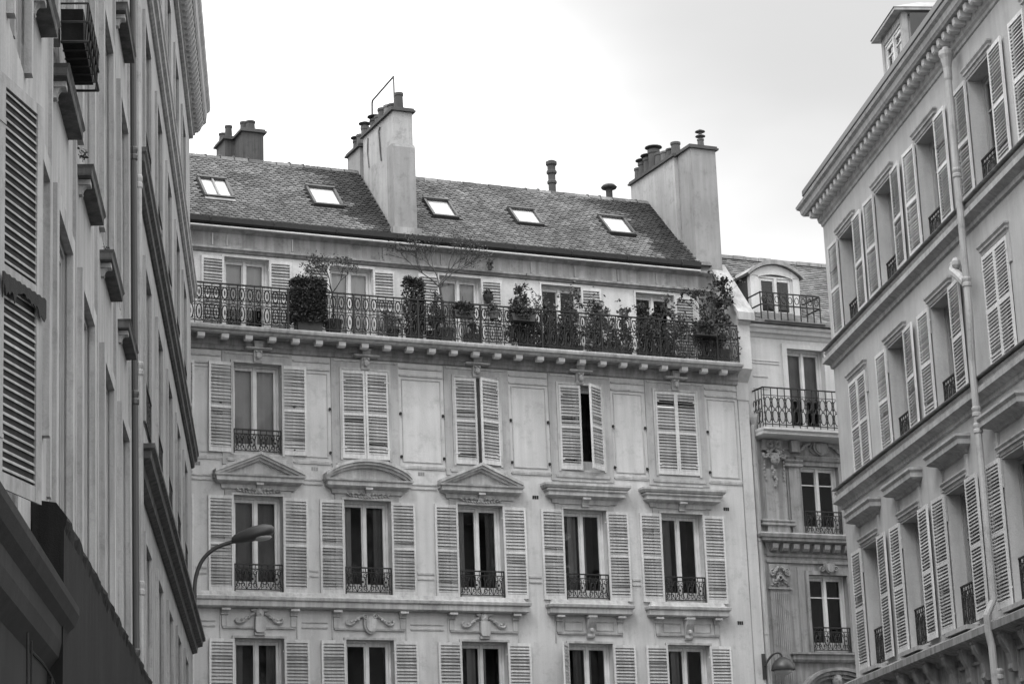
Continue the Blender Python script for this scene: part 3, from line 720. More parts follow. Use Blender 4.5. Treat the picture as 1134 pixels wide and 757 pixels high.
# upper storey mouldings
b = MB()
for dx in (0, 3.1):
    surround(b, 8.29+dx, Z(11.5), Z(13.72), 1.10, .14, .05, .12)
for z in (13.35,13.28,12.93,12.62): b.box(6.72, 7.5 if z > 13 else 7.15, -.02, .01, Z(z), Z(z)+.02)
b.mold(6.6, X1, [(0,Z(13.95)),(.03,Z(13.98)),(.06,Z(14.05)),(.12,Z(14.08)),(.14,Z(14.16)),(.2,Z(14.20)),(.2,Z(14.27)),(0,Z(14.29))], 0, 1, 0)
b.build('cornice', M['midlight'], MID)
# balcony with its slab
b = MB(); b.mold(6.72, X1, [(0,Z(11.30)),(.42,Z(11.34)),(.50,Z(11.36)),(.50,Z(11.42)),(.56,Z(11.46)),(.56,Z(11.52)),(0,Z(11.53))], 0, .2, 0); b.build('balcony_slab', M['midlight'], MID)
r_ = MB(); zb, h = Z(11.53), 1.02
r_.box(6.66, 13.9, -.525, -.485, zb+h-.03, zb+h).box(6.66, 6.70, -.52, 0, zb+h-.03, zb+h).box(6.66, 13.9, -.51, -.49, zb+.06, zb+.08).box(6.66, 13.9, -.51, -.49, zb+.8, zb+.815)
for i in range(37):
    xx = 6.70+i*.2; r_.box(xx-.009, xx+.009, -.514, -.496, zb, zb+h)
    ring(r_, xx+.1, zb+.62, .075, .15, -.505, .012, 10); ring(r_, xx+.1, zb+.28, .075, .17, -.505, .012, 10); ring(r_, xx+.1, zb+.45, .03, .03, -.505, .010, 8)
    for q in (.18,.36,.72,.52): ring(r_, xx, zb+q, .03, .03, -.505, .009, 6)
for j in range(3):
    yy = -.42+j*.15; r_.box(6.672, 6.688, yy-.008, yy+.008, zb, zb+h)
    rr = [(6.68, yy+.07+.05*math.cos(a*.7), zb+.6+.15*math.sin(a*.7)) for a in range(9)]; r_.tube(rr, .012, 4); rr = [(6.68, yy+.07+.05*math.cos(a*.7), zb+.28+.16*math.sin(a*.7)) for a in range(9)]; r_.tube(rr, .012, 4)
r_.build('balcony_railing', M['iron'], MID)
# pilaster with carved capital, frieze panels
b = MB()
b.box(6.82, 7.42, -.10, .01, Z(9.10), Z(10.55)).box(6.80, 7.44, -.13, .01, Z(8.92), Z(9.10)); b.mold(6.8, 7.44, [(.13,Z(9.10)),(.17,Z(9.12)),(.17,Z(9.16)),(.12,Z(9.18)),(.15,Z(9.22)),(.15,Z(9.25)),(.1,Z(9.27))])
b.box(7.56, 7.86, -.04, .01, Z(8.92), Z(10.62)); b.mold(7.52, 7.86, [(.04,Z(10.62)),(.1,Z(10.65)),(.1,Z(10.70)),(.05,Z(10.73)),(.1,Z(10.78)),(.1,Z(10.82)),(0,Z(10.83))])
b.mold(7.85, 9.2, [(0,Z(10.80)),(.05,Z(10.82)),(.1,Z(10.9)),(.06,Z(10.94)),(0,Z(10.95))])
b.mold(7.2, 7.55, [(0,Z(10.86)),(.05,Z(10.88)),(.05,Z(10.93)),(0,Z(10.94))]); b.mold(7.2, 7.55, [(0,Z(11.06)),(.05,Z(11.08)),(.05,Z(11.12)),(0,Z(11.13))])
b.box(6.8, 7.35, -.14, .01, Z(11.02), Z(11.29)); b.box(7.62, 7.86, -.16, .01, Z(11.0), Z(11.29))
b.box(7.5, 7.53, -.02, .01, Z(9.3), Z(10.5))
b.build('pilaster', M['midstone'], MID)
b = MB(); R = random.Random(4)
ring(b, 6.98, Z(11.16), .07, .07, -.18, .035, 8); ring(b, 7.2, Z(11.16), .07, .07, -.18, .035, 8)
garland(b, 7.09, Z(11.02), .5, .12, -.16, .045, 9); mask(b, 7.09, Z(10.78), .13, -.14)
for s_ in (-1,1): sidescroll(b, 7.09+s_*.05, Z(10.9), .26, -.12, s_, .04)
for k in range(10): b.blob((7.09+R.uniform(-.09,.09)*(1-k/12), -.14, Z(10.6)-k*.055), (.045,.04,.05), 6, 4)
for s_ in (-1,1):
    for k in range(6): b.blob((7.09+s_*.27+R.uniform(-.02,.02), -.12, Z(10.72)-k*.09), (.028,.03,.045), 6, 4)
b.build('carved_capital', M['midstone'], MID); b = MB()
shield(b, 8.5, Z(10.96), Z(11.28), .38, -.02); ring(b, 8.5, Z(11.14), .26, .15, -.04, .035, 14)
for s_ in (-1,1): sidescroll(b, 8.5+s_*.25, Z(11.14), .5, 0, s_, .04)
b.build('cartouche', M['midstone'], MID)
b = MB(); b.mold(6.80, X1, [(0,Z(8.34)),(.04,Z(8.36)),(.06,Z(8.42)),(.02,Z(8.44)),(.02,Z(8.52)),(.10,Z(8.68)),(.22,Z(8.70)),(.26,Z(8.72)),(.26,Z(8.78)),(.30,Z(8.80)),(.32,Z(8.88)),(.28,Z(8.92)),(0,Z(8.93))], 0, 1, 0)
b.mold(6.80, X1, [(0,Z(8.18)),(.05,Z(8.2)),(.06,Z(8.26)),(0,Z(8.28))], 0, 1, 0); b.build('string_course', M['midstone'], MID)
for i in range(20): place('dentilM', lambda: MB().prism([(.0,0),(-.16,.02),(-.20,.08),(-.20,.2),(0,.2)], 0, .16), 'dentil', M['midstone'], MID, (6.86+i*.3,0,Z(8.46)))
b = MB()
b.box(6.80, 7.36, -.04, .01, Z(0), Z(8.16)); b.mold(6.82, 7.34, [(.04,Z(7.52)),(.08,Z(7.53)),(.08,Z(7.57)),(.04,Z(7.58))])
b.box(7.62, 7.80, -.03, .01, Z(5.9), Z(8.10)); surround(b, 8.49, Z(6), Z(7.92), 1.12, .08, .05, .1)
for k in range(8): b.box(6.88+k*.055, 6.91+k*.055, -.06, -.03, Z(1.5), Z(7.45))
b.mold(7.42, 9.6, [(0,Z(5.72)),(.1,Z(5.75)),(.14,Z(5.8)),(.14,Z(5.9)),(.2,Z(5.93)),(.2,Z(5.97)),(0,Z(5.99))])
for s0 in (.0, .09, .18):
    n = 14
    for i in range(n):
        def P(t, q): return (8.55+math.cos(math.pi*t)*(1.08-q), Z(4.95)+math.sin(math.pi*t)*(.66-q))
        t0, t1 = .06+.88*i/n, .06+.88*(i+1)/n
        b.prism([P(t0,s0+.075),P(t0,s0),P(t1,s0),P(t1,s0+.075)], -.22+s0*.7, .0, 'y')
b.build('carved_surround', M['midstone'], MID)
b = MB(); R = random.Random(8)
ring(b, 7.08, Z(7.84), .09, .09, -.06, .03, 8)
for s_ in (-1,1):
    sidescroll(b, 7.08+s_*.03, Z(7.96), .24, -.04, s_, .035); sidescroll(b, 7.08, Z(7.76), .2, -.04, s_, .03); scroll(b, 7.08+s_*.2, Z(7.98), .07, 1.3, -.07, .022, s_)
for k in range(12): b.blob((7.08+R.uniform(-.24,.24), -.05, Z(7.66)+R.uniform(-.05,.05)), (.035,.03,.03), 6, 4)
b.build('carved_capital', M['midstone'], MID); b = MB()
shield(b, 8.5, Z(7.94), Z(8.2), .26, -.06)
for s_ in (-1,1): scroll(b, 8.5+s_*.2, Z(8.07), .08, 1.2, -.08, .025, s_)
b.build('cartouche', M['midstone'], MID)
b = MB(); mask(b, 8.5, Z(5.3), .14, -.05); b.build('carved_mask', M['midstone'], MID)
# downpipe on the party line
b = MB(); b.tube([(6.55,-.10,0),(6.55,-.10,Z(11.55)),(6.60,-.10,Z(11.72)),(6.60,-.10,Z(11.9))], .055, 8)
for z in (2,4.2,6.4,8.7,10.6): b.lathe([(.07,0),(.07,.06)], (6.55,-.10,Z(z)), 8)
b.lathe([(.05,0),(.16,.22),(.17,.3),(.12,.3)], (6.60,-.12,Z(11.6)), 4); b.build('downpipe', M['palepipe'], MID)
# roof and dormer
b = MB(); ty, tz = 2.0, Z(14.27); rs = math.radians(42); cr, sr = math.cos(rs), math.sin(rs); RLm = 4.1
def rp(u, v, h=0): return (u, -.05+v*cr-h*sr, tz+v*sr+h*cr)
b.add([rp(6.0,0),rp(X1,0),rp(X1,RLm),rp(6.0,RLm),(6.0,9,tz),(X1,9,tz)], [(0,1,2,3),(3,2,5,4)]); mr = b.build('roof', M['tile'], MID)
b = MB(); v = 0; row = 0; R = random.Random(9)
while v < RLm-.03:
    u = 6.05+(row % 2)*.085
    while u < 11:
        if not (7.14 < u < 8.56 and v < 1.9-.0 and v > .45+.0) or v > 2.0:
            j = R.uniform(-.005,.005); l = .015+R.uniform(0,.01)
            b.add([rp(u,v+j,l),rp(u+.16,v+j,l),rp(u+.16,v+.13,.004),rp(u,v+.13,.004),rp(u,v+j,0),rp(u+.16,v+j,0)],[(0,1,2,3),(4,5,1,0)], R.uniform(.95,1.35))
        u += .17
    v += .118; row += 1
b.build('roof_tiles', M['tile'], mr)
b = MB(); zr2 = rp(0,RLm)[2]; yr2 = rp(0,RLm)[1]; u = 6.05
while u < 11: b.box(u+.01, u+.39, yr2-.12, yr2+.12, zr2-.05, zr2+.04+R.uniform(-.01,.02)); u += .4
b.build('ridge_tiles', M['fascia'], mr)
b = MB(); b.prism([(0,Z(14.28)),(-.28,Z(14.30)),(-.3,Z(14.38)),(-.27,Z(14.38)),(-.26,Z(14.33)),(0,Z(14.33))], 6.5, X1); b.build('gutter', M['zinc'], MID)
D0, D1, DY = 7.14, 8.62, .55; zA, zS = Z(14.72), Z(15.80)
def arc(x0, x1, zs, rise, n=14): return [(x0+(x1-x0)*i/n, zs+rise*math.sin(math.pi*i/n)**.8) for i in range(n+1)]
dm = MB(); dm.box(D0, 7.38, DY-.02, DY+.2, zA-.3, zS).box(8.42, D1, DY-.02, DY+.2, zA-.3, zS)
up = arc(D0, D1, zS, .30); lo = arc(7.38, 8.42, zS-.05, .10)
for i in range(14): dm.prism([lo[i],lo[i+1],up[i+1],up[i]], DY-.02, DY+.2, 'y')
dm.box(7.38, 8.42, DY-.02, DY+.2, zA-.3, zA-.12)
do = dm.build('dormer', M['attic'], MID)
dm = MB(); oo = arc(D0-.12, D1+.12, zS+.02, .40); ii = arc(D0-.08, D1+.08, zS-.03, .34)
for i in range(14): dm.prism([ii[i],ii[i+1],oo[i+1],oo[i]], DY-.12, 3.6, 'y')
dm.build('dormer_roof', M['zinc'], do)
dm = MB(); dm.box(D0, D0+.04, DY+.2, 3.0, zA-.6, zS-.02).box(D1-.04, D1, DY+.2, 3.0, zA-.6, zS-.02); dm.build('dormer_cheek', M['fascia'], do)
wf = window(MID, 7.9, zA-.12, 1.04, 1.20, 'dark', y=DY, rev=.02, name='window')
r_ = MB(); yy = -.12; zb = Z(14.38)
for z in (.30+.12,.62+.12): r_.box(7.0, 8.78, yy-.012, yy+.012, zb+z, zb+z+.035).box(7.0, 7.03, yy, DY+.0, zb+z, zb+z+.03).box(8.75, 8.78, yy, DY+.1, zb+z, zb+z+.03)
for i in range(9): ring(r_, 7.11+i*.196, zb+.59, .06, .09, yy, .012, 8)
for i in range(10): r_.box(7.0+i*.196, 7.024+i*.196, yy-.012, yy+.012, zb-.05, zb+.75)
r_.box(7.0, 8.78, yy-.2, yy+.2, zb-.06, zb-.03); r_.build('dormer_railing', M['iron'], MID)

# ================================================================== RIGHT TERRACE (local x = towards the camera, y = into the house)
TS = math.radians(-6.2)
sd = (math.sin(TS), math.cos(TS)); nd = (math.cos(TS), -math.sin(TS))
RT = empty('terrace_building', (nd[0]*12.5, nd[1]*12.5, 0), (0,0,math.atan2(-sd[1], -sd[0])))
tag(RT, 'grey rendered terrace on the right with dentilled cornice, louvred shutters and a small dormer', 'building')
SC = [46.0, 42.85, 39.7, 36.3, 33.0, 29.7]        # distances of the window axes along the street
ROW = [(Z(12.18), Z(14.32), 1.38), (Z(8.90), Z(10.98), 1.38), (Z(4.80), Z(7.34), 1.38), (Z(1.2), Z(3.2), 1.3)]
holes = []
for s_ in SC:
    for a,b2,w in ROW: holes.append((-s_-w/2, -s_+w/2, a, b2))
XE, XN = -48.0, -24.0
wb = wall_holes(XE, XN, Z(4.62), Z(15.45), [h for h in holes if h[2] > Z(4.6)], 0, .34)
wb.add([(XE,0,0),(XE,11,0),(XE,11,Z(15.4)),(XE,0,Z(15.4))], [(3,2,1,0)]); wb.add([(XN,0,0),(XN,11,0),(XN,11,Z(15.4)),(XN,0,Z(15.4))], [(0,1,2,3)])
wb.build('wall', M['rightwall'], RT)
wb = wall_holes(XE, XN, 0, Z(4.62), [h for h in holes if h[2] < Z(4.6)], 0, .34); wb.build('lower_wall', M['rightdark'], RT)
sw = .72
railmap = {0:.62, 1:.62, 2:.80, 3:.6}
for ri, (a,b2,w) in enumerate(ROW):
    for ci, s_ in enumerate(SC):
        closed = (ri == 1 and ci in (0, 3)) or (ri == 0 and ci == 5)
        if not closed:
            window(RT, -s_, a, w, b2-a, ['dark','left','dark','sides','net'][(ri*2+ci)%5], bars=1, rev=.27, rail='inset', railh=railmap[ri], framemat='greyframe')
            if ri < 3: pair(RT, -s_, a-.0, w, b2-a+.02, sw, 'open', pitch=.062, y=-.07, angs=(178.6+rnd.uniform(-1.2,1), 178.2+rnd.uniform(-1.2,1.2)))
        else:
            pair(RT, -s_, a, w, b2-a, sw, 'closed', pitch=.062, angs=(0,0))
# mouldings over the windows
for s_ in SC:
    for ri, (a,b2,w) in enumerate(ROW[:3]):
        b = MB(); t = .12
        b.box(-s_-w/2-t, -s_-w/2, -.03, .01, b2-.5, b2+.02).box(-s_+w/2, -s_+w/2+t, -.03, .01, b2-.5, b2+.02) if ri else None
        b.mold(-s_-w/2-.02, -s_+w/2+.02, [(0,b2+.03),(.02,b2+.04),(.03,b2+.09),(.06,b2+.11),(.06,b2+.15),(.09,b2+.19),(.09,b2+.22),(0,b2+.23)])
        b.build('architrave', M['righttrim'], RT)
prof = lambda z: [(0,z-.16),(.05,z-.14),(.06,z-.06),(.17,z+.0),(.20,z+.02),(.20,z+.12),(.13,z+.15),(.13,z+.20),(.16,z+.25),(.10,z+.30),(0,z+.31)]
for zc_, nm in ((11.80,0),(8.58,1)):
    b = MB(); b.mold(XE, XN, prof(Z(zc_)), 0, 1, 0); b.build('string_course', M['righttrim'], RT)
    b = MB(); b.mold(XE, XN, [(.1,Z(zc_)+.302),(.21,Z(zc_)+.305),(.215,Z(zc_)+.318),(.1,Z(zc_)+.335)], 0, 1, 0); b.build('lead_capping', M['zincpipe'], RT)
for s_ in SC:
    b = MB(); z = Z(7.92)
    b.mold(-s_-.80, -s_+.80, [(0,z-.10),(.05,z-.08),(.07,z-.02),(.20,z+.02),(.24,z+.05),(.24,z+.14),(.28,z+.19),(.28,z+.235),(0,z+.26)])
    b.box(-s_-.86, -s_-.72, -.05, .01, Z(7.4), z-.1).box(-s_+.72, -s_+.86, -.05, .01, Z(7.4), z-.1)
    b.build('window_hood', M['righttrim'], RT)
# sill course with brackets
b = MB(); b.mold(XE, XN, [(0,Z(4.22)),(.06,Z(4.24)),(.08,Z(4.32)),(.30,Z(4.40)),(.34,Z(4.43)),(.34,Z(4.56)),(.22,Z(4.62)),(.14,Z(4.66)),(0,Z(4.68))], 0, 1, 0)
b.build('sill_course', M['rightdark'], RT)
for s_ in SC: b = MB(); b.box(-s_-.66, -s_+.66, -.26, .2, Z(4.66), Z(4.74)); b.build('window_sill', M['righttrim'], RT)
for s_ in SC:
    b = MB()
    for k in (-.95, .95): console(b, -s_+k, Z(3.7), Z(4.40), .22, .26)
    frame_line(b, -s_-.75, -s_+.75, Z(3.5), Z(4.1), .06, .04); b.mold(-s_-1.1, -s_+1.1, [(0,Z(3.3)),(.1,Z(3.34)),(.14,Z(3.42)),(0,Z(3.46))])
    console(b, -s_, Z(3.72), Z(4.36), .26, .2); b.build('carved_bracket', M['rightdark'], RT)
# cornice with dentils
b = MB(); b.mold(XE, XN, [(0,Z(15.0)),(.03,Z(15.02)),(.04,Z(15.08)),(.08,Z(15.12)),(.10,Z(15.20)),(.10,Z(15.36)),(.36,Z(15.37)),(.38,Z(15.40)),(.40,Z(15.42)),(.42,Z(15.52)),(.48,Z(15.56)),(.50,Z(15.62)),(.30,Z(15.66)),(0,Z(15.68))], 0, 1, 0)
b.build('cornice', M['righttrim'], RT)
x = XE-.02
while x < XN: place('dentilR', lambda: MB().prism([(-.09,0),(-.27,0),(-.30,.03),(-.31,.145),(-.09,.145)], 0, .15), 'dentil', M['midlight'], RT, (x,0,Z(15.21))); x += .335
b = MB(); b.prism([(-.30,Z(15.665)),(-.44,Z(15.67)),(-.48,Z(15.70)),(-.48,Z(15.82)),(-.45,Z(15.82)),(-.44,Z(15.74)),(-.30,Z(15.74)),(-.28,Z(15.83)),(-.26,Z(15.83))], XE+.15, XN); b.build('gutter', M['darkmetal'], RT)
b = MB(); b.add([(XE,-.30,Z(15.70)),(XN,-.30,Z(15.70)),(XN,5.0,Z(20.2)),(XE,5.0,Z(20.2)),(XN,11,Z(15.7)),(XE,11,Z(15.7))], [(0,1,2,3),(3,2,4,5),(0,3,5),(1,4,2)]); b.build('roof', M['zinc'], RT)
# dormer above the second axis
dx0, dx1 = -43.54, -41.93; DZ = Z(18.0); dy = .40
dm = MB(); dm.box(dx0, dx0+.16, dy, dy+.12, Z(15.9), DZ-.25).box(dx1-.16, dx1, dy, dy+.12, Z(15.9), DZ-.25).box(dx0+.16, dx1-.16, dy, dy+.12, DZ-.42, DZ-.25).box(dx0+.16, dx1-.16, dy, dy+.12, Z(15.9), Z(16.15))
do = dm.build('dormer', M['righttrim'], RT)
dm = MB(); dm.box(dx0+.02, dx0+.06, dy+.12, 3.2, Z(15.9), DZ-.25).box(dx1-.06, dx1-.02, dy+.12, 3.2, Z(15.9), DZ-.25); dm.build('dormer_cheek', M['zincpipe'], do)
dm = MB(); cx = (dx0+dx1)/2
dm.box(dx0-.13, dx1+.13, dy-.18, 3.4, DZ-.25, DZ-.19)
dm.add([(dx0-.15,dy-.20,DZ-.19),(dx1+.15,dy-.20,DZ-.19),(dx1+.15,3.4,DZ-.19),(dx0-.15,3.4,DZ-.19),(cx-.3,dy+.5,DZ+.18),(cx+.3,dy+.5,DZ+.18),(cx+.3,3.3,DZ+.18),(cx-.3,3.3,DZ+.18)],
       [(0,1,5,4),(1,2,6,5),(2,3,7,6),(3,0,4,7),(4,5,6,7),(0,3,2,1)])
dm.build('dormer_roof', M['zinc'], do)
window(RT, cx, Z(16.15), 1.38, 1.43, 'pale', y=dy, rev=.03, bars=1, framemat='frame')
# downpipe with hopper head
def pipe_obj(parent, pts, r, mat, name='downpipe', collars=(), n=10, hop=None):
    b = MB(); b.tube(pts, r, n)
    for (x,y,z) in collars: b.lathe([(r*1.0,-.02),(r*1.28,0),(r*1.28,.05),(r*1.05,.07),(r*1.28,.12),(r*1.28,.15),(r,.17)], (x,y,z), n)
    if hop: x,y,z = hop; b.lathe([(r,-.55),(r*1.2,-.5),(r*1.15,-.3),(r*1.7,-.12),(r*2.1,-.05),(r*2.1,.02),(r*1.6,.05)], (x,y,z), 12)
    return b.build(name, mat, parent, smooth=False)
px = -37.32
pipe_obj(RT, [(px,-.24,Z(15.1)),(px,-.24,Z(10.0)),(px-.1,-.24,Z(9.2)),(px-.1,-.24,Z(4.95)),(px-.1,-.38,Z(4.68)),(px-.1,-.38,Z(4.40)),(px-.1,-.34,Z(4.15)),(px-.1,-.32,0)],
         .066, M['palepipe'], collars=((px,-.24,Z(12.6)),(px,-.24,Z(10.55)),(px-.1,-.24,Z(7.9)),(px-.1,-.24,Z(8.2)),(px-.1,-.26,Z(3.6)),(px-.1,-.26,Z(3.3))), hop=(px,-.24,Z(15.0)))
b = MB(); b.tube(smoothpts([(px-.98,-.10,Z(11.22)),(px-.78,-.22,Z(11.06)),(px-.45,-.24,Z(10.88)),(px-.05,-.24,Z(10.62))],4), .085, 8); b.blob((px-.98,-.12,Z(11.22)), (.14,.10,.10)); b.blob((px-.62,-.2,Z(11.16)), (.10,.09,.12)); b.build('pipe_junction', M['palepipe'], RT)

# ================================================================== LEFT BUILDINGS
def left_root(name, th, tilt, s0=28, d=-1.75):
    t = math.radians(th); sdl = (math.sin(t), math.cos(t)); 
    px_ = sd[0]*s0 + nd[0]*d - sdl[0]*s0; py_ = sd[1]*s0 + nd[1]*d - sdl[1]*s0
    return empty(name, (px_, py_, 0), (-math.radians(tilt), 0, math.atan2(sdl[1], sdl[0])))
LA = left_root('near_building', -6.4, .6)
tag(LA, 'grey rendered building at left edge with big louvred shutter, sooty sills and dark awning', 'building')
LB = left_root('far_left_building', -6.3, .3)
tag(LB, 'grey building beyond the twin downpipes on the left with scrolled cornice', 'building')
holes = []; WA = []
for c in (18.05, 20.45, 23.15, 25.8):
    WA += [(c, 4.6, 7.23), (c, 8.62, 11.12), (c, 12.4, 14.8)]
WA += [(14.75, 7.55, 9.95), (14.75, 12.4, 14.8), (16.3, 5.2, 7.2), (14.20, 4.3, 6.78)]
for c in (10.7, 8.2): WA += [(c, 4.6, 7.0), (c, 8.62, 11.1), (c, 12.4, 14.8)]
HW = {16.3: .34, 14.75: .5, 14.20: .72}
for c, a, b2 in WA: holes.append((c-HW.get(c,.64), c+HW.get(c,.64), a, b2))
wb = wall_holes(6, 28.0, 0, 17.5, holes, 0, .30)
wb.add([(6,0,0),(6,6,0),(6,6,17.5),(6,0,17.5)], [(3,2,1,0)]); wb.add([(6,0,17.5),(28,0,17.5),(28,6,17.5),(6,6,17.5)], [(0,1,2,3)])
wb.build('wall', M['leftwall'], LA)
for i, (c, a, b2) in enumerate(WA): window(LA, c, a, 2*HW.get(c,.64), b2-a, ['net','dark','sides'][i%3], bars=1, rev=.02 if c != 14.20 else .16, framemat='greyframe')
for c, a, b2 in WA:
    b = MB(); q = HW.get(c,.64); k = .19 if q > .6 else .1
    surround(b, c, a, b2, 2*q, k, .055 if c != 14.20 else .02, .16); b.build('architrave', M['lefttrim'], LA)
for x in (17.0, 19.25, 21.75, 24.45, 27.1): b = MB(); b.box(x, x+.10, -.03, .01, 4.8, 17); b.build('render_strip', M['leftwall'], LA)
for x0, x1, z in ((17.35,18.65,8.30),(19.85,21.15,8.30),(22.55,23.95,8.30),(25.3,26.6,8.30),(15.6,16.3,8.30),(25.0,26.45,12.1),(22.4,23.8,12.1),(19.8,21.1,12.1),(17.3,18.6,12.1),(14.2,15.3,12.1)):
    b = MB(); b.mold(x0, x1, [(0,z),(.125,z+.002),(.13,z+.02),(.13,z+.07),(.15,z+.10),(0,z+.12)]); w_ = b.build('window_sill', M['leftdark'], LA)
    b = MB(); console(b, x0+.05, z-.14, z-.003, .10, .09); b.build('sill_bracket', M['lefttrim'], LA)
# big louvred shutter leaf of the nearest window
SHX, SHW = 13.40, .73
b = shutter_mesh(SHW, 2.65, .056, .52, .10, .12, .016)
shl = b.build('shutter', (M['leftpaint'], M['leftlouvre']), LA, (SHX, -.04, 4.2), (0, 0, -math.radians(16)))
b = MB(); b.box(.08, SHW-.08, -.0015, .006, .09, 2.58); b.build('gap_shade_board', M['shopstone'], shl)  # added dark board, imitates shade in the gaps between the slats
R = random.Random(2)
b = MB(); n = 26; up = []; lo_ = []
for i in range(n+1):
    t = i/n; x = .01+(SHW-.02)*t; up.append((x, 1.335+.006*math.sin(i*2.1))); lo_.append((x, 1.28-.05*R.random()-(.07*R.random() if t < .3 or t > .72 else 0)))
for i in range(n): b.prism([lo_[i],lo_[i+1],up[i+1],up[i]], -.046, -.040, 'y')
b.build('flaking_strip', M['shopstone'], shl)
# twin downpipes on the party line
pipe_obj(LA, [(27.35,-.06,3.5),(27.35,-.06,17.5)], .045, M['darkmetal'], collars=[(27.35,-.06,z) for z in (4.7,7.9,11.1,14.2)])
pipe_obj(LA, [(27.88,-.09,3.2),(27.88,-.09,17.5)], .045, M['zincpipe'], collars=[(27.88,-.09,z) for z in (5.6,8.4,10.9,13.6)])
# ground storey shopfront, cornice and awning
b = MB(); b.mold(17.0, 27.3, [(0,0),(.10,.0),(.10,3.9),(.16,4.0),(.20,4.2),(.20,4.40),(0,4.44)]); b.build('shopfront', M['shopwood'], LA)
b = MB(); R = random.Random(6); n = 110; top = []; bot = []
for i in range(n+1):
    s_ = 15.9+(27.2-15.9)*i/n; p_ = .25+.008*math.sin(i*.7)+R.uniform(-.008,.010)-(.02 if R.random() < .15 else 0); z_ = 4.46+R.uniform(-.02,.02)
    top.append((s_, 0, z_+.10)); bot.append((s_, -p_, z_-.02))
vs = []; fs = []
for i in range(n+1):
    sx_, _, zt_ = top[i]; _, yb_, zb_ = bot[i]; yl_ = -.235+.004*math.sin(i*.35)
    vs += [(sx_, .0, zt_+.02), (sx_, yb_*.7, zt_-.01), (sx_, yb_, zb_), (sx_, yb_+.01, zb_-.05), (sx_, yl_, zb_-.09), (sx_, yl_+.01, 2.9), (sx_, -.08, 2.88)]
for i in range(n):
    for k in range(6): fs.append((i*7+k, i*7+k+1, (i+1)*7+k+1, (i+1)*7+k))
fs += [tuple(range(7))[::-1], tuple(n*7+k for k in range(7))]
b.add(vs, fs)
b.build('awning', M['awning'], LA)
b = MB(); b.mold(7, 16.1, [(0,2.5),(.10,2.5),(.12,3.35),(.2,3.45),(.22,3.55),(.22,3.66),(.27,3.72),(.30,3.80),(.30,3.86),(0,3.9)]); b.build('shop_cornice', M['shopstone'], LA)
b = MB(); b.tube([(12.55,-.34,3.2),(12.55,-.34,1.6)], .008, 6).tube([(12.75,-.34,3.18),(12.75,-.34,1.6)], .006, 5).tube(smoothpts([(12.75,-.34,3.12),(13.6,-.34,3.12),(14.2,-.34,3.05),(14.8,-.34,2.8),(15.1,-.34,2.5)],4), .009, 5).tube([(13.9,-.34,3.1),(13.9,-.34,2.2)], .01, 5); b.build('canopy_frame', M['shopstone'], LA)
b = MB(); b.mold(7, 16.9, [(0,0),(.08,0),(.08,3.2),(0,3.2)]); b.build('shopfront', M['shopwood'], LA)

# flower box on the sill of the nearest upper window
fb = empty('flower_box', (0,0,0)); fb.parent = None
fb.matrix_world = Matrix.Translation(LA.location) @ Matrix.Rotation(LA.rotation_euler.z, 4, 'Z') @ Matrix.Rotation(LA.rotation_euler.x, 4, 'X')
tag(fb, 'dark boxed planter in an iron cradle above the row of sooty sills at far left', 'planter')

# ---- building B
holes = []; WB = []
for c in (30.75, 34.0, 37.3, 40.6, 43.9):
    for a, b2 in ((4.1,6.6),(8.25,10.45),(11.9,14.1),(15.6,17.6),(1,3.2)): WB.append((c,a,b2)); holes.append((c-.7,c+.7,a,b2))
wb = wall_holes(28.0, 47.8, 0, 19.1, holes, .03, .28)
wb.add([(47.8,.03,0),(47.8,3,0),(47.8,3,19.1),(47.8,.03,19.1)], [(0,1,2,3)]); wb.add([(28,0,19.1),(47.8,0,19.1),(47.8,3,19.1),(28,3,19.1)], [(0,1,2,3)])
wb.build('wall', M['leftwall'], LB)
for i, (c,a,b2) in enumerate(WB):
    b = MB()
    window(LB, c, a, 1.4, b2-a, ['net','dark','left'][i%3], y=.03, rev=.2, bars=1, framemat='greyframe', rail='fine' if a > 8 else None)
    surround(b, c, a, b2, 1.4, .16, .04, .14, .03); b.build('architrave', M['lefttrim'], LB)
for z, nm in ((15.15,.13),(11.45,.13),(7.46,.24)):
    b = MB(); k = nm
    b.mold(28.15, 47.75, [(0,z-.30),(k*.3,z-.27),(k*.35,z-.16),(k*.75,z-.12),(k*.8,z-.03),(k,z),(k,z+.06),(0,z+.09)], 0, 1, 1); b.build('string_course', M['leftdark'] if z < 12 else M['lefttrim'], LB)
b = MB(); z = 18.75
b.mold(28.15, 47.7, [(0,z-.1),(.05,z-.08),(.06,z),(.10,z+.02),(.10,z+.30),(.30,z+.34),(.34,z+.40),(.36,z+.62),(.42,z+.70),(.44,z+.80),(0,z+.84)], 0, 0, 1); b.build('cornice', M['lefttrim'], LB)
x = 29
while x < 47.6:
    place('scrollB', lambda: MB().prism([(0,.04),(-.16,.05),(-.22,.12),(-.26,.2),(-.29,.31),(0,.31)], 0, .12).blob((.2,-.17,.17), (.055,.06,.06), 6, 4).blob((.2,-.24,.27), (.045,.05,.045), 6, 4), 'cornice_scroll', M['lefttrim'], LB, (x,0,z)); x += .30
for s_ in (32.4, 35.6, 39.0, 42.2, 45.6):
    for z in (11.62, 15.32): place('blockB', lambda: MB().box(-.12,.12,-.10,.04,0,.14), 'sill_block', M['lefttrim'], LB, (s_,0,z))
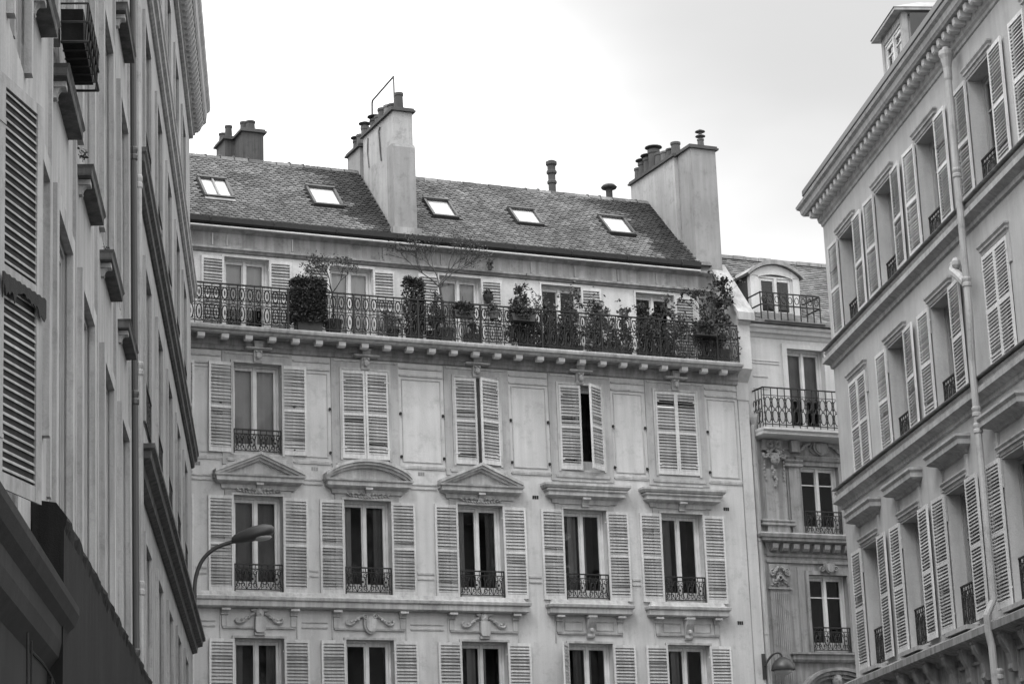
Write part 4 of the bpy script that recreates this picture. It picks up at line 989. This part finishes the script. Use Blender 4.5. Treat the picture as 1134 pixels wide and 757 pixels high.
# ================================================================== STREET
def flat(name, poly, z, mat):
    b = MB(); n = len(poly); b.add([(x,y,z) for x,y in poly], [tuple(range(n))]); return tag(b.build(name, mat), kind='structure')
flat('ground', [(-400,-300),(400,-300),(400,500),(-400,500)], -.12, M['ground'])
def sn(s_, n_): return (sd[0]*s_+nd[0]*n_, sd[1]*s_+nd[1]*n_)
flat('road', [sn(-60,.4), sn(-60,10.2), sn(50.5,10.2), sn(50.5,.4)], -.11, M['asphalt'])
def slab(name, poly, z0, z1, mat):
    b = MB(); b.prism(poly, z0, z1, 'z'); return tag(b.build(name, mat), kind='structure')
slab('pavement', [sn(-60,-1.7), sn(-60,.25), sn(44.5,.25), sn(44.5,-1.7)][::-1], -.118, 0, M['paving'])
slab('kerb', [sn(-60,.255), sn(-60,.4), sn(44.5,.4), sn(44.5,.255)][::-1], -.118, .004, M['kerb'])
slab('pavement', [sn(-60,10.35), sn(-60,12.5), sn(46.5,12.5), sn(46.5,10.35)][::-1], -.118, 0, M['paving'])
slab('kerb', [sn(-60,10.2), sn(-60,10.345), sn(46.5,10.345), sn(46.5,10.2)][::-1], -.118, .004, M['kerb'])

# ================================================================== THINGS
def thing_on(root, name, x, y, z, label, cat, group=None, rz=0):
    m = Matrix.LocRotScale(root.location, root.rotation_euler, None) @ Vector((x,y,z))
    o = empty(name, m, (root.rotation_euler.x, 0, root.rotation_euler.z+rz)); tag(o, label, cat, group); return o
def leaves(b, c, r, n, size, R, clumps=0, shell=.0, flatten=1.0):
    cs_ = []
    if clumps:
        for _ in range(clumps):
            while True:
                p = [R.uniform(-1,1) for _ in range(3)]
                if sum(q*q for q in p) <= 1: break
            cs_.append(p)
    for _ in range(n):
        while True:
            p = [R.uniform(-1,1) for _ in range(3)]; d = sum(q*q for q in p)
            if shell*shell <= d <= 1: break
        if clumps:
            q = R.choice(cs_); p = [q[i]*.8+p[i]*.30 for i in range(3)]
        x,y,z = c[0]+p[0]*r[0], c[1]+p[1]*r[1], c[2]+p[2]*r[2]
        s_ = size*R.uniform(.6,1.3)
        a = R.uniform(0,6.28); e = R.uniform(-1.1,1.1); d = Vector((math.cos(a)*math.cos(e), math.sin(a)*math.cos(e), math.sin(e)))
        w_ = d.cross(Vector((R.uniform(-1,1),R.uniform(-1,1),R.uniform(-1,1)))); 
        if w_.length < 1e-3: continue
        w_.normalize(); w_ *= s_*.32; P = Vector((x,y,z)); nn = d.cross(w_).normalized()*s_*.12
        b.add([P, P+d*s_*.45+w_+nn, P+d*s_, P+d*s_*.45-w_+nn], [(0,1,2),(0,2,3)])
def boxleaves(b, x0, x1, y0, y1, z0, z1, n, size, R):
    for _ in range(n):
        p = Vector((R.uniform(x0,x1), R.uniform(y0,y1), R.uniform(z0,z1)))
        k = R.random()
        if k < .45: p.y = y0+R.uniform(-.02,.03)
        elif k < .6: p.z = z1+R.uniform(-.03,.04)
        elif k < .72: p.x = x0+R.uniform(-.03,.02)
        elif k < .84: p.x = x1+R.uniform(-.02,.03)
        leaves(b, p, (.02,.02,.02), 1, size, R)
def branch(b, p, d, L, r, depth, R, tips, spread=.6, n=3):
    q = p + d*L; mid = p + d*L*.5 + Vector((R.uniform(-1,1),R.uniform(-1,1),R.uniform(-1,1)))*L*.08
    b.tube([p, mid, q], [r, r*.85, r*.65], 4, cap=False)
    if depth == 0: tips.append(q); return
    for k in range(n if depth > 1 else n+1):
        nd_ = (d + Vector((R.uniform(-1,1),R.uniform(-1,1),R.uniform(-.6,.9)))*spread).normalized()
        branch(b, q if R.random() < .7 else mid, nd_, L*R.uniform(.62,.85), r*.6, depth-1, R, tips, spread, n)
ZT = Z(13.06)
def planter(root, kind, w=.3, h=.3, d=.25, mat='clay'):
    b = MB()
    if kind == 'pot': b.lathe([(w*.36,0),(w*.5,h*.85),(w*.56,h*.86),(w*.56,h),(w*.46,h),(w*.44,h*.9)], (0,0,0), 12)
    else: b.prism([(-w*.46,0),(w*.46,0),(w*.5,h),(w*.53,h),(w*.53,h+.03),(-w*.53,h+.03),(-w*.53,h),(-w*.5,h)], -d/2, d/2, 'y')
    return b.build('planter', M[mat], root)
def shrub(name, u, y, z, label, cat, pot=None, parts=(), stems=(), seed=1, mat='leaf', lsize=.06, group='potted plants along the roof balcony', grow=0):
    """parts: (cx,cy,cz, rx,ry,rz, count, clumps)"""
    R = random.Random(seed); t = thing_on(MAIN, name, u, y, z, label, cat, group)
    top = 0
    if pot: planter(t, *pot); top = pot[2]*.9
    b = MB()
    for (cx,cy,cz,rx,ry,rz,n,cl) in parts:
      if cl == 'box': boxleaves(b, cx, cy, cz, rx, ry+top, rz+top, n, lsize, R)
      else: leaves(b, (cx,cy,cz+top), (rx,ry,rz), n, lsize, R, cl)
    if grow:
        cx,cy,cz,rx,ry,rz = parts[-1][:6]; leaves(b, (cx,cy,cz+top+rz*.5), (rx*1.5,ry*1.2,rz*1.4), int(grow*90), lsize*1.1, R, 12)
        leaves(b, (0,0,top+.1), (.34,.2,.26), int(grow*220), lsize, R, 8)
    b.build('foliage', M[mat], t)
    if stems or pot:
        s_ = MB()
        if not stems: stems = [((0,0,0),(0,0,.4),.012)]
        for p0, p1, r in stems:
            a = Vector(p0)+Vector((0,0,top)); e = Vector(p1)+Vector((0,0,top)); mid = (a+e)/2+Vector((R.uniform(-.04,.04),R.uniform(-.04,.04),0))
            s_.tube([a, mid, e], [r, r*.8, r*.5], 5)
        s_.build('stem', M['bark'], t)
    return t
# dense clipped hedge block
shrub('clipped_shrub', -5.30, -.40, ZT, 'dense dark clipped shrub forming a square block, leftmost plant on the roof balcony', 'shrub', ('box', .62, .26, .3),
      [(-.36,.36,-.20,.2,.0,.98,5200,'box')], seed=11, mat='darkleaf', lsize=.075)
def tree(name, u, y, z, label, seed, H, L, depth, spread, nleaf, mat='leaf', lsize=.055, pot=True, lean=(0,0), n=3, r0=.028):
    R = random.Random(seed); t = thing_on(MAIN, name, u, y, z, label, 'small tree', 'potted plants along the roof balcony')
    top = 0
    if pot: planter(t, 'pot', .42, .38); top = .34
    b = MB(); tips = []
    p0 = Vector((0,0,top)); p1 = Vector((lean[0]*H,lean[1]*H,top+H)); b.tube([p0,(p0+p1)/2+Vector((.02,0,0)),p1],[r0,r0*.8,r0*.7],6)
    for k in range(n+1):
        d = Vector((R.uniform(-1,1)*spread*1.5, R.uniform(-1,1)*spread*.7, R.uniform(.4,1))).normalized(); branch(b, p1-Vector((0,0,R.uniform(0,.1))), d, L, r0*.5, depth, R, tips, spread, n)
    b.build('trunk', M['bark'], t)
    f = MB()
    for q in tips: leaves(f, q, (.09,.08,.08), nleaf, lsize, R)
    f.build('crown', M[mat], t); return t
tree('potted_tree', -4.62, -.20, ZT, 'small leafy tree with thin trunk rising just right of the clipped square shrub', 21, .75, .36, 3, .80, 6, lean=(-.02,0))
tree('potted_tree', -1.82, -.20, ZT, 'spindly tree with fine nearly bare twigs reaching above the eaves of the roof balcony', 23, 1.15, .52, 4, .60, 2, lsize=.05, n=3, r0=.036, lean=(-.10,0))
# columns, mounds and climbers
shrub('column_conifer', -2.60, -.20, ZT, 'narrow very dark upright conifer between the light shuttered window and the spindly tree', 'shrub', ('box', .34, .30, .3),
      [(-.20,.20,-.17,.17,0,1.22,3200,'box'),(-.12,0,1.28,.14,.06,.06,90,0)], seed=31, mat='darkleaf', lsize=.065)
shrub('leafy_bush', -2.12, -.18, ZT, 'rounded dark leafy bush at the foot of the spindly tree', 'shrub', ('pot', .36, .3), [(0,0,.35,.30,.22,.38,700,14),(.1,0,.8,.22,.2,.3,260,8)], seed=32, lsize=.07)
for i, (u, z, w, lab) in enumerate(((-1.52,.58,.50,'dark trough of low plants hung on the railing right of the spindly tree'),(.02,.60,.62,'wide bushy trough hung on the railing near the middle of the roof balcony'),(4.98,.60,.62,'thick rounded trough hung on the railing just left of the tall straggling shrub'))):
    shrub('railing_planter', u, -.62, ZT+z, lab, 'planter', ('box', w, .14, .17, 'darkmetal'), [(0,0,.12,w*.55,.15,.14,750,0),(.0,-.04,.0,w*.5,.14,.10,260,0)], seed=40+i, mat='darkleaf', lsize=.07, group='planters hung on the balcony railing')
shrub('railing_planter', -.72, -.60, ZT+.62, 'small round basket of trailing plants hung on the railing, smallest of the hung planters', 'planter', ('pot', .24, .16), [(0,0,.06,.15,.13,.15,260,0)], seed=45, mat='darkleaf', lsize=.06, group='planters hung on the balcony railing')
t = thing_on(MAIN, 'wall_planter', -.32, .60, Z(14.42), 'dark half basket of plants fixed on the pale attic wall between two windows', 'planter', 'baskets hung on the attic wall')
b = MB(); R = random.Random(50); leaves(b, (0,0,.18), (.13,.09,.17), 260, .06, R); b.build('foliage', M['darkleaf'], t); b = MB(); b.lathe([(.04,0),(.12,.12),(.14,.2)], (0,0,0), 10); b.build('basket', M['darkmetal'], t)
t = thing_on(MAIN, 'wall_planter', -.28, .52, Z(15.22), 'tiny pot plant standing on the eaves ledge above the roof balcony', 'planter', 'baskets hung on the attic wall')
b = MB(); leaves(b, (0,0,.16), (.08,.08,.13), 110, .05, R); b.build('foliage', M['darkleaf'], t); b = MB(); b.lathe([(.04,0),(.06,.09)], (0,0,.02), 10); b.build('basket', M['clay'], t)
specs = [
 (.30,-.18,[(0,0,.28,.42,.24,.30,1100,0),(-.3,0,.15,.3,.2,.2,380,0)],'darkleaf',.075,'broad low dark bush spreading behind the railing left of the dark garden doorway'),
 (.42,.45,[(0,0,.95,.30,.14,.55,420,16),(.1,0,1.35,.22,.12,.35,200,10)],'leaf',.09,'tall climber with large leaves against the white wall beside the garden doorway'),
 (.78,.10,[(0,0,.75,.20,.2,.6,260,10)],'paleleaf',.07,'pale straggling plant with upright stems left of the dark doorway'),
 (1.30,-.15,[(0,0,.35,.30,.22,.38,650,12),(.1,0,.85,.22,.2,.35,240,10)],'leaf',.08,'bushy plant in front of the dark garden doorway, nearest its left jamb'),
 (1.75,.05,[(0,0,.55,.26,.2,.55,480,14),(0,0,1.2,.20,.16,.35,170,8)],'leaf',.08,'upright leafy plant in the middle of the dark garden doorway'),
 (2.20,-.10,[(0,0,.50,.24,.2,.5,420,14),(.1,.1,1.1,.28,.18,.35,210,10)],'leaf',.09,'large leaved plant at the right jamb of the dark garden doorway'),
 (2.62,.10,[(0,0,.85,.30,.2,.30,190,9),(.05,0,.45,.2,.2,.4,260,9)],'paleleaf',.08,'spreading pale leaved plant against the white shutter right of the doorway'),
 (3.02,-.12,[(0,0,.40,.26,.2,.42,420,12),(0,0,.95,.28,.2,.25,170,8)],'leaf',.08,'forked shrub with open top before the white wall'),
 (3.42,-.20,[(0,0,.52,.13,.13,.58,800,0),(.0,0,1.02,.12,.12,.14,160,0)],'darkleaf',.065,'slim dark column shaped shrub with knobbed top'),
 (3.78,-.18,[(0,0,.50,.24,.2,.45,850,8),(.05,0,.85,.18,.16,.2,200,0)],'darkleaf',.08,'dense black green bush left of the last dark doorway'),
 (4.25,-.02,[(0,0,.50,.26,.2,.5,420,12),(0,0,1.15,.22,.16,.35,170,8)],'leaf',.08,'loose leafy plant in front of the last dark doorway'),
 (4.70,.30,[(0,0,.95,.30,.2,.45,260,12)],'paleleaf',.08,'pale leaved climber right of the last doorway'),
 (5.25,-.15,[(0,0,.35,.36,.24,.36,1000,14)],'darkleaf',.08,'low dense bush at the foot of the tall straggling shrub'),
 (2.45,-.30,[(0,0,.10,.36,.14,.14,520,0)],'darkleaf',.07,'low trough of dark plants on the slab below the white shutter'),
 (1.10,-.32,[(0,0,.10,.40,.14,.14,560,0)],'darkleaf',.07,'low trough of dark plants on the slab left of the doorway'),
 (-1.15,-.25,[(0,0,.16,.16,.15,.20,200,6)],'leaf',.06,'small plant in a pot beneath the smallest hung basket'),
 (-3.15,-.22,[(0,0,.30,.22,.18,.30,260,8)],'paleleaf',.07,'pale flowering pot plant just left of the narrow dark conifer'),
]
for i, (u, y, parts, mt, ls, lab) in enumerate(specs):
    tr = parts[0][5] < .16
    shrub('trough_plant' if tr else 'potted_plant', u, y, ZT, lab, 'plant', ('box', .75, .2, .22) if tr else (('pot', .30, .26) if i % 3 else ('box', .36, .26, .26)), parts, seed=60+i, mat=mt, lsize=ls, grow=0 if tr or u < 0 else .25)
# tall straggling shrub at the right end
R = random.Random(90); t = thing_on(MAIN, 'tall_shrub', 5.55, -.20, ZT, 'tall straggling shrub overhanging the sloping coping at the right end of the roof balcony', 'shrub', 'potted plants along the roof balcony')
planter(t, 'box', .5, .36, .34)
b = MB(); tips = []
for k in range(7):
    d = Vector((R.uniform(-.55,.5), R.uniform(-.25,.25), 1)).normalized(); branch(b, Vector((R.uniform(-.12,.12),0,.34)), d, R.uniform(.55,.85), .016, 3, R, tips, .42, 2)
b.build('stem', M['bark'], t); f = MB()
for q in tips:
    if R.random() < .9: leaves(f, q, (.09,.09,.09), 7, .085, R)
leaves(f, (0,0,.6), (.38,.24,.4), 500, .08, R, 14); leaves(f, (.30,0,1.75), (.34,.2,.36), 260, .10, R, 14); leaves(f, (.18,0,2.25), (.2,.15,.24), 120, .10, R, 6); leaves(f, (0,0,1.2), (.5,.2,.4), 260, .09, R, 16)
f.build('foliage', M['darkleaf'], t)
for nm_, ua, ub, sd_, dens, lab in (('climbing_plant', .0, 3.0, 201, .6, 'wispy climber tangled along the railing in front of the dark garden doorway'),('climbing_plant', 3.1, 5.9, 202, .8, 'denser climber tangled along the railing below the tall straggling shrub')):
    R = random.Random(sd_); t = thing_on(MAIN, nm_, ua, -.50, ZT, lab, 'climber', 'climbers on the balcony railing'); st = MB(); f = MB()
    for k in range(int(16*dens)):
        x = R.uniform(0, ub-ua); p = Vector((x, .05, 0)); pts = [p]; d = Vector((R.uniform(-.3,.3), R.uniform(-.03,.03), 1)).normalized()
        H = R.choice((.6,.8,1.0,1.25,1.5))
        while (pts[-1]-pts[0]).length < H:
            d = (d+Vector((R.uniform(-.6,.6), R.uniform(-.15,.12), R.uniform(-.25,.3)))*.55).normalized(); q = pts[-1]+d*.09; q.x = min(max(q.x,-.1), ub-ua+.1); q.y = min(max(q.y,-.10),.25); pts.append(q)
            if len(pts) > 40: break
            if R.random() < .8: leaves(f, q, (.07,.05,.06), R.choice((2,3,5)), R.choice((.06,.08,.11)), R)
        st.tube(pts, .006, 4)
        e = pts[-1]; dr = [e]
        for j in range(5): dr.append(dr[-1]+Vector((R.uniform(-.05,.05), -.02, -.05-.02*j))); leaves(f, dr[-1], (.04,.04,.04), 2, .07, R)
        st.tube(dr, .004, 4)
    st.build('stem', M['bark'], t); f.build('foliage', M['leaf'], t)
# furniture glimpsed on the balcony
b = MB(); 
for k in range(5): b.box(-.22,.22,-.01,.01,.45+k*.08,.50+k*.08)
for s_ in (-1,1): b.box(s_*.22-.015,s_*.22+.015,-.02,.02,0,.86); b.box(s_*.22-.015,s_*.22+.015,-.42,-.39,0,.44)
b.box(-.23,.23,-.42,.0,.42,.445)
t = thing_on(MAIN, 'garden_chair', -3.05, .45, ZT, 'slatted grey garden chair back behind the railing left of the narrow dark conifer', 'chair'); b.build('seat_and_back', M['zinc'], t)

# antenna on the first chimney wall
b = MB(); T = [(-2.45,2.68,zt+.08),(-2.45,2.62,Z(20.12)),(-2.45,1.12,Z(20.22)),(-2.45,1.10,zt+.08)]
b.tube([T[0],(-2.45,2.65,Z(20.06)),T[1]], .026, 6).tube([T[1], T[2]], .026, 6).tube([T[2], T[3]], .022, 6)
an = b.build('antenna_frame', M['darkmetal']); an.location = MAIN.location; an.rotation_euler = MAIN.rotation_euler
tag(an, 'thin bent metal rod frame standing on the left tall chimney wall against the sky', 'antenna')

# street lamp fixed on the far end of the left building
LS = 46.0
def wp(s_, n_, z): q = sn(s_, n_); return Vector((q[0], q[1], Z(z)))
t = empty('street_lamp', wp(LS,-1.80,5.9), (0,0,math.atan2(nd[1],nd[0]))); tag(t, 'dark curved street lamp with long oval head reaching out from the left buildings', 'street lamp')
def lp(n_, z, s_=0): return (n_+1.80, s_, z-5.9)
b = MB(); b.tube(smoothpts([lp(-1.74,5.95),lp(-1.74,6.45),lp(-1.72,6.9),lp(-1.58,7.28),lp(-1.32,7.52),lp(-1.0,7.64),lp(-.86,7.67)], 5), .042, 8).build('arm', M['darkmetal'], t, smooth=True)
b = MB(); b.box(-.04,.10,-.10,.10,-.12,.62).box(-.06,.13,-.05,.05,.1,.3).tube([lp(-1.78,6.3),lp(-1.70,6.3)], .07, 8); b.build('wall_bracket', M['darkmetal'], t)
b = MB(); hx0, hx1 = -.98, -.10; secs = []
prof_ = [(0,.06,.06,.06),(.06,.10,.10,.08),(.22,.17,.15,.11),(.5,.21,.19,.13),(.75,.21,.18,.13),(.92,.17,.13,.10),(1.0,.09,.06,.05)]
vs = []; n = 12
for tt, wy, up_, dn in prof_:
    cx_ = hx0+(hx1-hx0)*tt; cz_ = 7.68+.20*tt
    for k in range(n):
        a = 2*math.pi*k/n; q = math.sin(a); vs.append((cx_+1.80, math.cos(a)*wy, cz_-5.9+(up_ if q > 0 else dn)*q))
fs = [(i*n+k,i*n+(k+1)%n,(i+1)*n+(k+1)%n,(i+1)*n+k) for i in range(len(prof_)-1) for k in range(n)]+[tuple(range(n))[::-1], tuple(range((len(prof_)-1)*n,len(prof_)*n))]
b.add(vs, fs); hd = b.build('lamp_head', M['darkmetal'], t, smooth=True)
b = MB(); b.blob((lp(-.42,7.71)[0], 0, 7.735-5.9), (.27,.16,.08), 14, 6); b.build('lens', M['lens'], hd, rot=(0,0,0), smooth=True)

# wall lantern on the party line, lower right
t = thing_on(MID, 'wall_lamp', 6.42, -.16, Z(5.3), 'small dark wall lamp with domed shade beside the downpipe at lower right', 'wall lamp')
b = MB(); b.box(-.06,.03,-.03,.06,0,.62); b.build('wall_bracket', M['darkmetal'], t)
b = MB(); b.tube(smoothpts([(0,-.03,.32),(.06,-.10,.46),(.14,-.2,.58),(.24,-.26,.62),(.32,-.28,.58),(.34,-.28,.50)],4), .028, 8); b.build('arm', M['darkmetal'], t)
b = MB(); b.lathe([(.03,.28),(.10,.26),(.20,.19),(.28,.07),(.30,-.04),(.29,-.05),(.25,-.03)], (.36,-.28,.24), 18); sh = b.build('lamp_shade', M['darkmetal'], t, smooth=True)
b = MB(); b.lathe([(.24,0),(.20,-.09),(.10,-.14),(.02,-.16)], (.36,-.28,.215), 16); b.build('lens', M['lens'], sh, smooth=True)

# flower box (local frame set above)
FX, FZ = 17.72, 8.60
m_ = Matrix.LocRotScale(LA.location, LA.rotation_euler, None) @ Vector((FX,-.20,FZ)); fb.location = m_; fb.rotation_euler = LA.rotation_euler
b = MB(); b.prism([(-.5,0),(.5,0),(.54,.26),(-.54,.26)], -.06, .12, 'y').build('trough', M['awning'], fb)
b = MB()
for k in range(7): b.tube([(-.54+k*.18,.12,-.03),(-.54+k*.18,-.08,-.03),(-.54+k*.18,-.10,.3)], .01, 4)
for z in (-.03,.14,.3): b.tube([(-.56,.12,z),(-.56,-.10,z),(.56,-.10,z),(.56,.12,z)], .01, 4)
b.build('cradle', M['iron'], fb)
b = MB(); R = random.Random(77); leaves(b, (0,.03,.30), (.48,.06,.10), 500, .06, R, 12); b.build('foliage', M['darkleaf'], fb)
for s_, y_, w_, lab in ((20.5,.0,.3,'tiny tuft growing at the near end of the second sooty sill'),(23.2,0,.25,'tiny tuft growing at the near end of the third sooty sill')):
    t = thing_on(LA, 'wall_plant', s_-.9 if s_ < 21 else 22.6, -.06, 8.46, lab, 'plant', 'tufts on the sooty sills'); b = MB(); leaves(b, (0,0,0), (.07,.04,.05), 34, .035, R); b.build('foliage', M['darkleaf'], t)

# ================================================================== SKY, SUN, CAMERA
w = bpy.data.worlds.new('World'); sc.world = w; w.use_nodes = True; nt = w.node_tree; nt.nodes.clear(); L = nt.links.new
SUN_EL, SUN_AZ = math.radians(52), math.radians(205)      # azimuth measured clockwise from +y
out = nt.nodes.new('ShaderNodeOutputWorld'); bg = nt.nodes.new('ShaderNodeBackground'); bg.inputs[1].default_value = .10
sk = nt.nodes.new('ShaderNodeTexSky'); sk.sky_type = 'NISHITA'; sk.sun_disc = False; sk.sun_elevation = SUN_EL; sk.sun_rotation = SUN_AZ; sk.dust_density = 4; sk.air_density = 1
bw = nt.nodes.new('ShaderNodeRGBToBW'); L(sk.outputs[0], bw.inputs[0])
tc = nt.nodes.new('ShaderNodeTexCoord'); mp = nt.nodes.new('ShaderNodeMapping'); mp.inputs['Scale'].default_value = (1,1,2.2); L(tc.outputs['Generated'], mp.inputs[0])
no = nt.nodes.new('ShaderNodeTexNoise'); no.inputs['Scale'].default_value = 2.6; no.inputs['Detail'].default_value = 5; no.inputs['Roughness'].default_value = .45; mp.inputs['Location'].default_value = (.35,.1,.0); L(mp.outputs[0], no.inputs['Vector'])
# overcast: brighter towards the zenith, a grey bank high up on the right
sx = nt.nodes.new('ShaderNodeSeparateXYZ'); L(tc.outputs['Generated'], sx.inputs[0])
def mth(op, a, b_=None, c=None):
    x = nt.nodes.new('ShaderNodeMath'); x.operation = op
    for i, q in enumerate((a, b_, c)):
        if q is None: continue
        if isinstance(q, (int,float)): x.inputs[i].default_value = q
        else: L(q, x.inputs[i])
    return x.outputs[0]
# direction of the grey bank
bank = Vector((.17, .93, .39)).normalized()
dp = nt.nodes.new('ShaderNodeVectorMath'); dp.operation = 'DOT_PRODUCT'; L(tc.outputs['Generated'], dp.inputs[0]); dp.inputs[1].default_value = bank
dn = mth('ADD', dp.outputs['Value'], mth('MULTIPLY', mth('SUBTRACT', no.outputs[0], .5), .055))
mr_ = nt.nodes.new('ShaderNodeMapRange'); mr_.interpolation_type = 'SMOOTHSTEP'; L(dn, mr_.inputs[0]); mr_.inputs[1].default_value = .964; mr_.inputs[2].default_value = 1.003; mr_.inputs[3].default_value = 1.0; mr_.inputs[4].default_value = .30
zen = mth('MULTIPLY_ADD', mth('MAXIMUM', sx.outputs[2], 0), 5.5, 11.0)
cl = nt.nodes.new('ShaderNodeMapRange'); L(no.outputs[0], cl.inputs[0]); cl.inputs[1].default_value = .3; cl.inputs[2].default_value = .7; cl.inputs[3].default_value = .84; cl.inputs[4].default_value = 1.12
over = mth('MULTIPLY', mth('MULTIPLY', zen, cl.outputs[0]), mr_.outputs[0])
tot = mth('ADD', over, mth('MULTIPLY', bw.outputs[0], .08))
L(tot, bg.inputs[0]); L(bg.outputs[0], out.inputs[0])
ld = bpy.data.lights.new('sun', 'SUN'); ld.energy = 1.0; ld.angle = math.radians(25); ld.color = (1,1,1); so = bpy.data.objects.new('sun', ld); COL.objects.link(so)
dv = Vector((math.sin(SUN_AZ)*math.cos(SUN_EL), math.cos(SUN_AZ)*math.cos(SUN_EL), math.sin(SUN_EL))); so.rotation_euler = dv.to_track_quat('Z','Y').to_euler(); so.location = (0,0,60)

F_PX, PITCH, ROLL = 2470.5, math.radians(14.36), math.radians(-2.14)
Fv = Vector((0, math.cos(PITCH), math.sin(PITCH))); R0 = Vector((1,0,0)); U0 = R0.cross(Fv)
Rv = math.cos(ROLL)*R0 + math.sin(ROLL)*U0; Uv = -math.sin(ROLL)*R0 + math.cos(ROLL)*U0
cam = bpy.data.cameras.new('camera'); co = bpy.data.objects.new('camera', cam); COL.objects.link(co)
cam.sensor_width = 36; cam.lens = 36*F_PX/1134; cam.sensor_fit = 'HORIZONTAL'; cam.clip_start = .1; cam.clip_end = 2000
mw = Matrix((Rv, Uv, -Fv)).transposed().to_4x4(); mw.translation = Vector((0,0,EYE)); co.matrix_world = mw
sc.camera = co
sc.render.engine = 'CYCLES'
sc.view_settings.view_transform = 'Standard'; sc.view_settings.look = 'None'; sc.view_settings.exposure = 0.86; sc.view_settings.gamma = 1
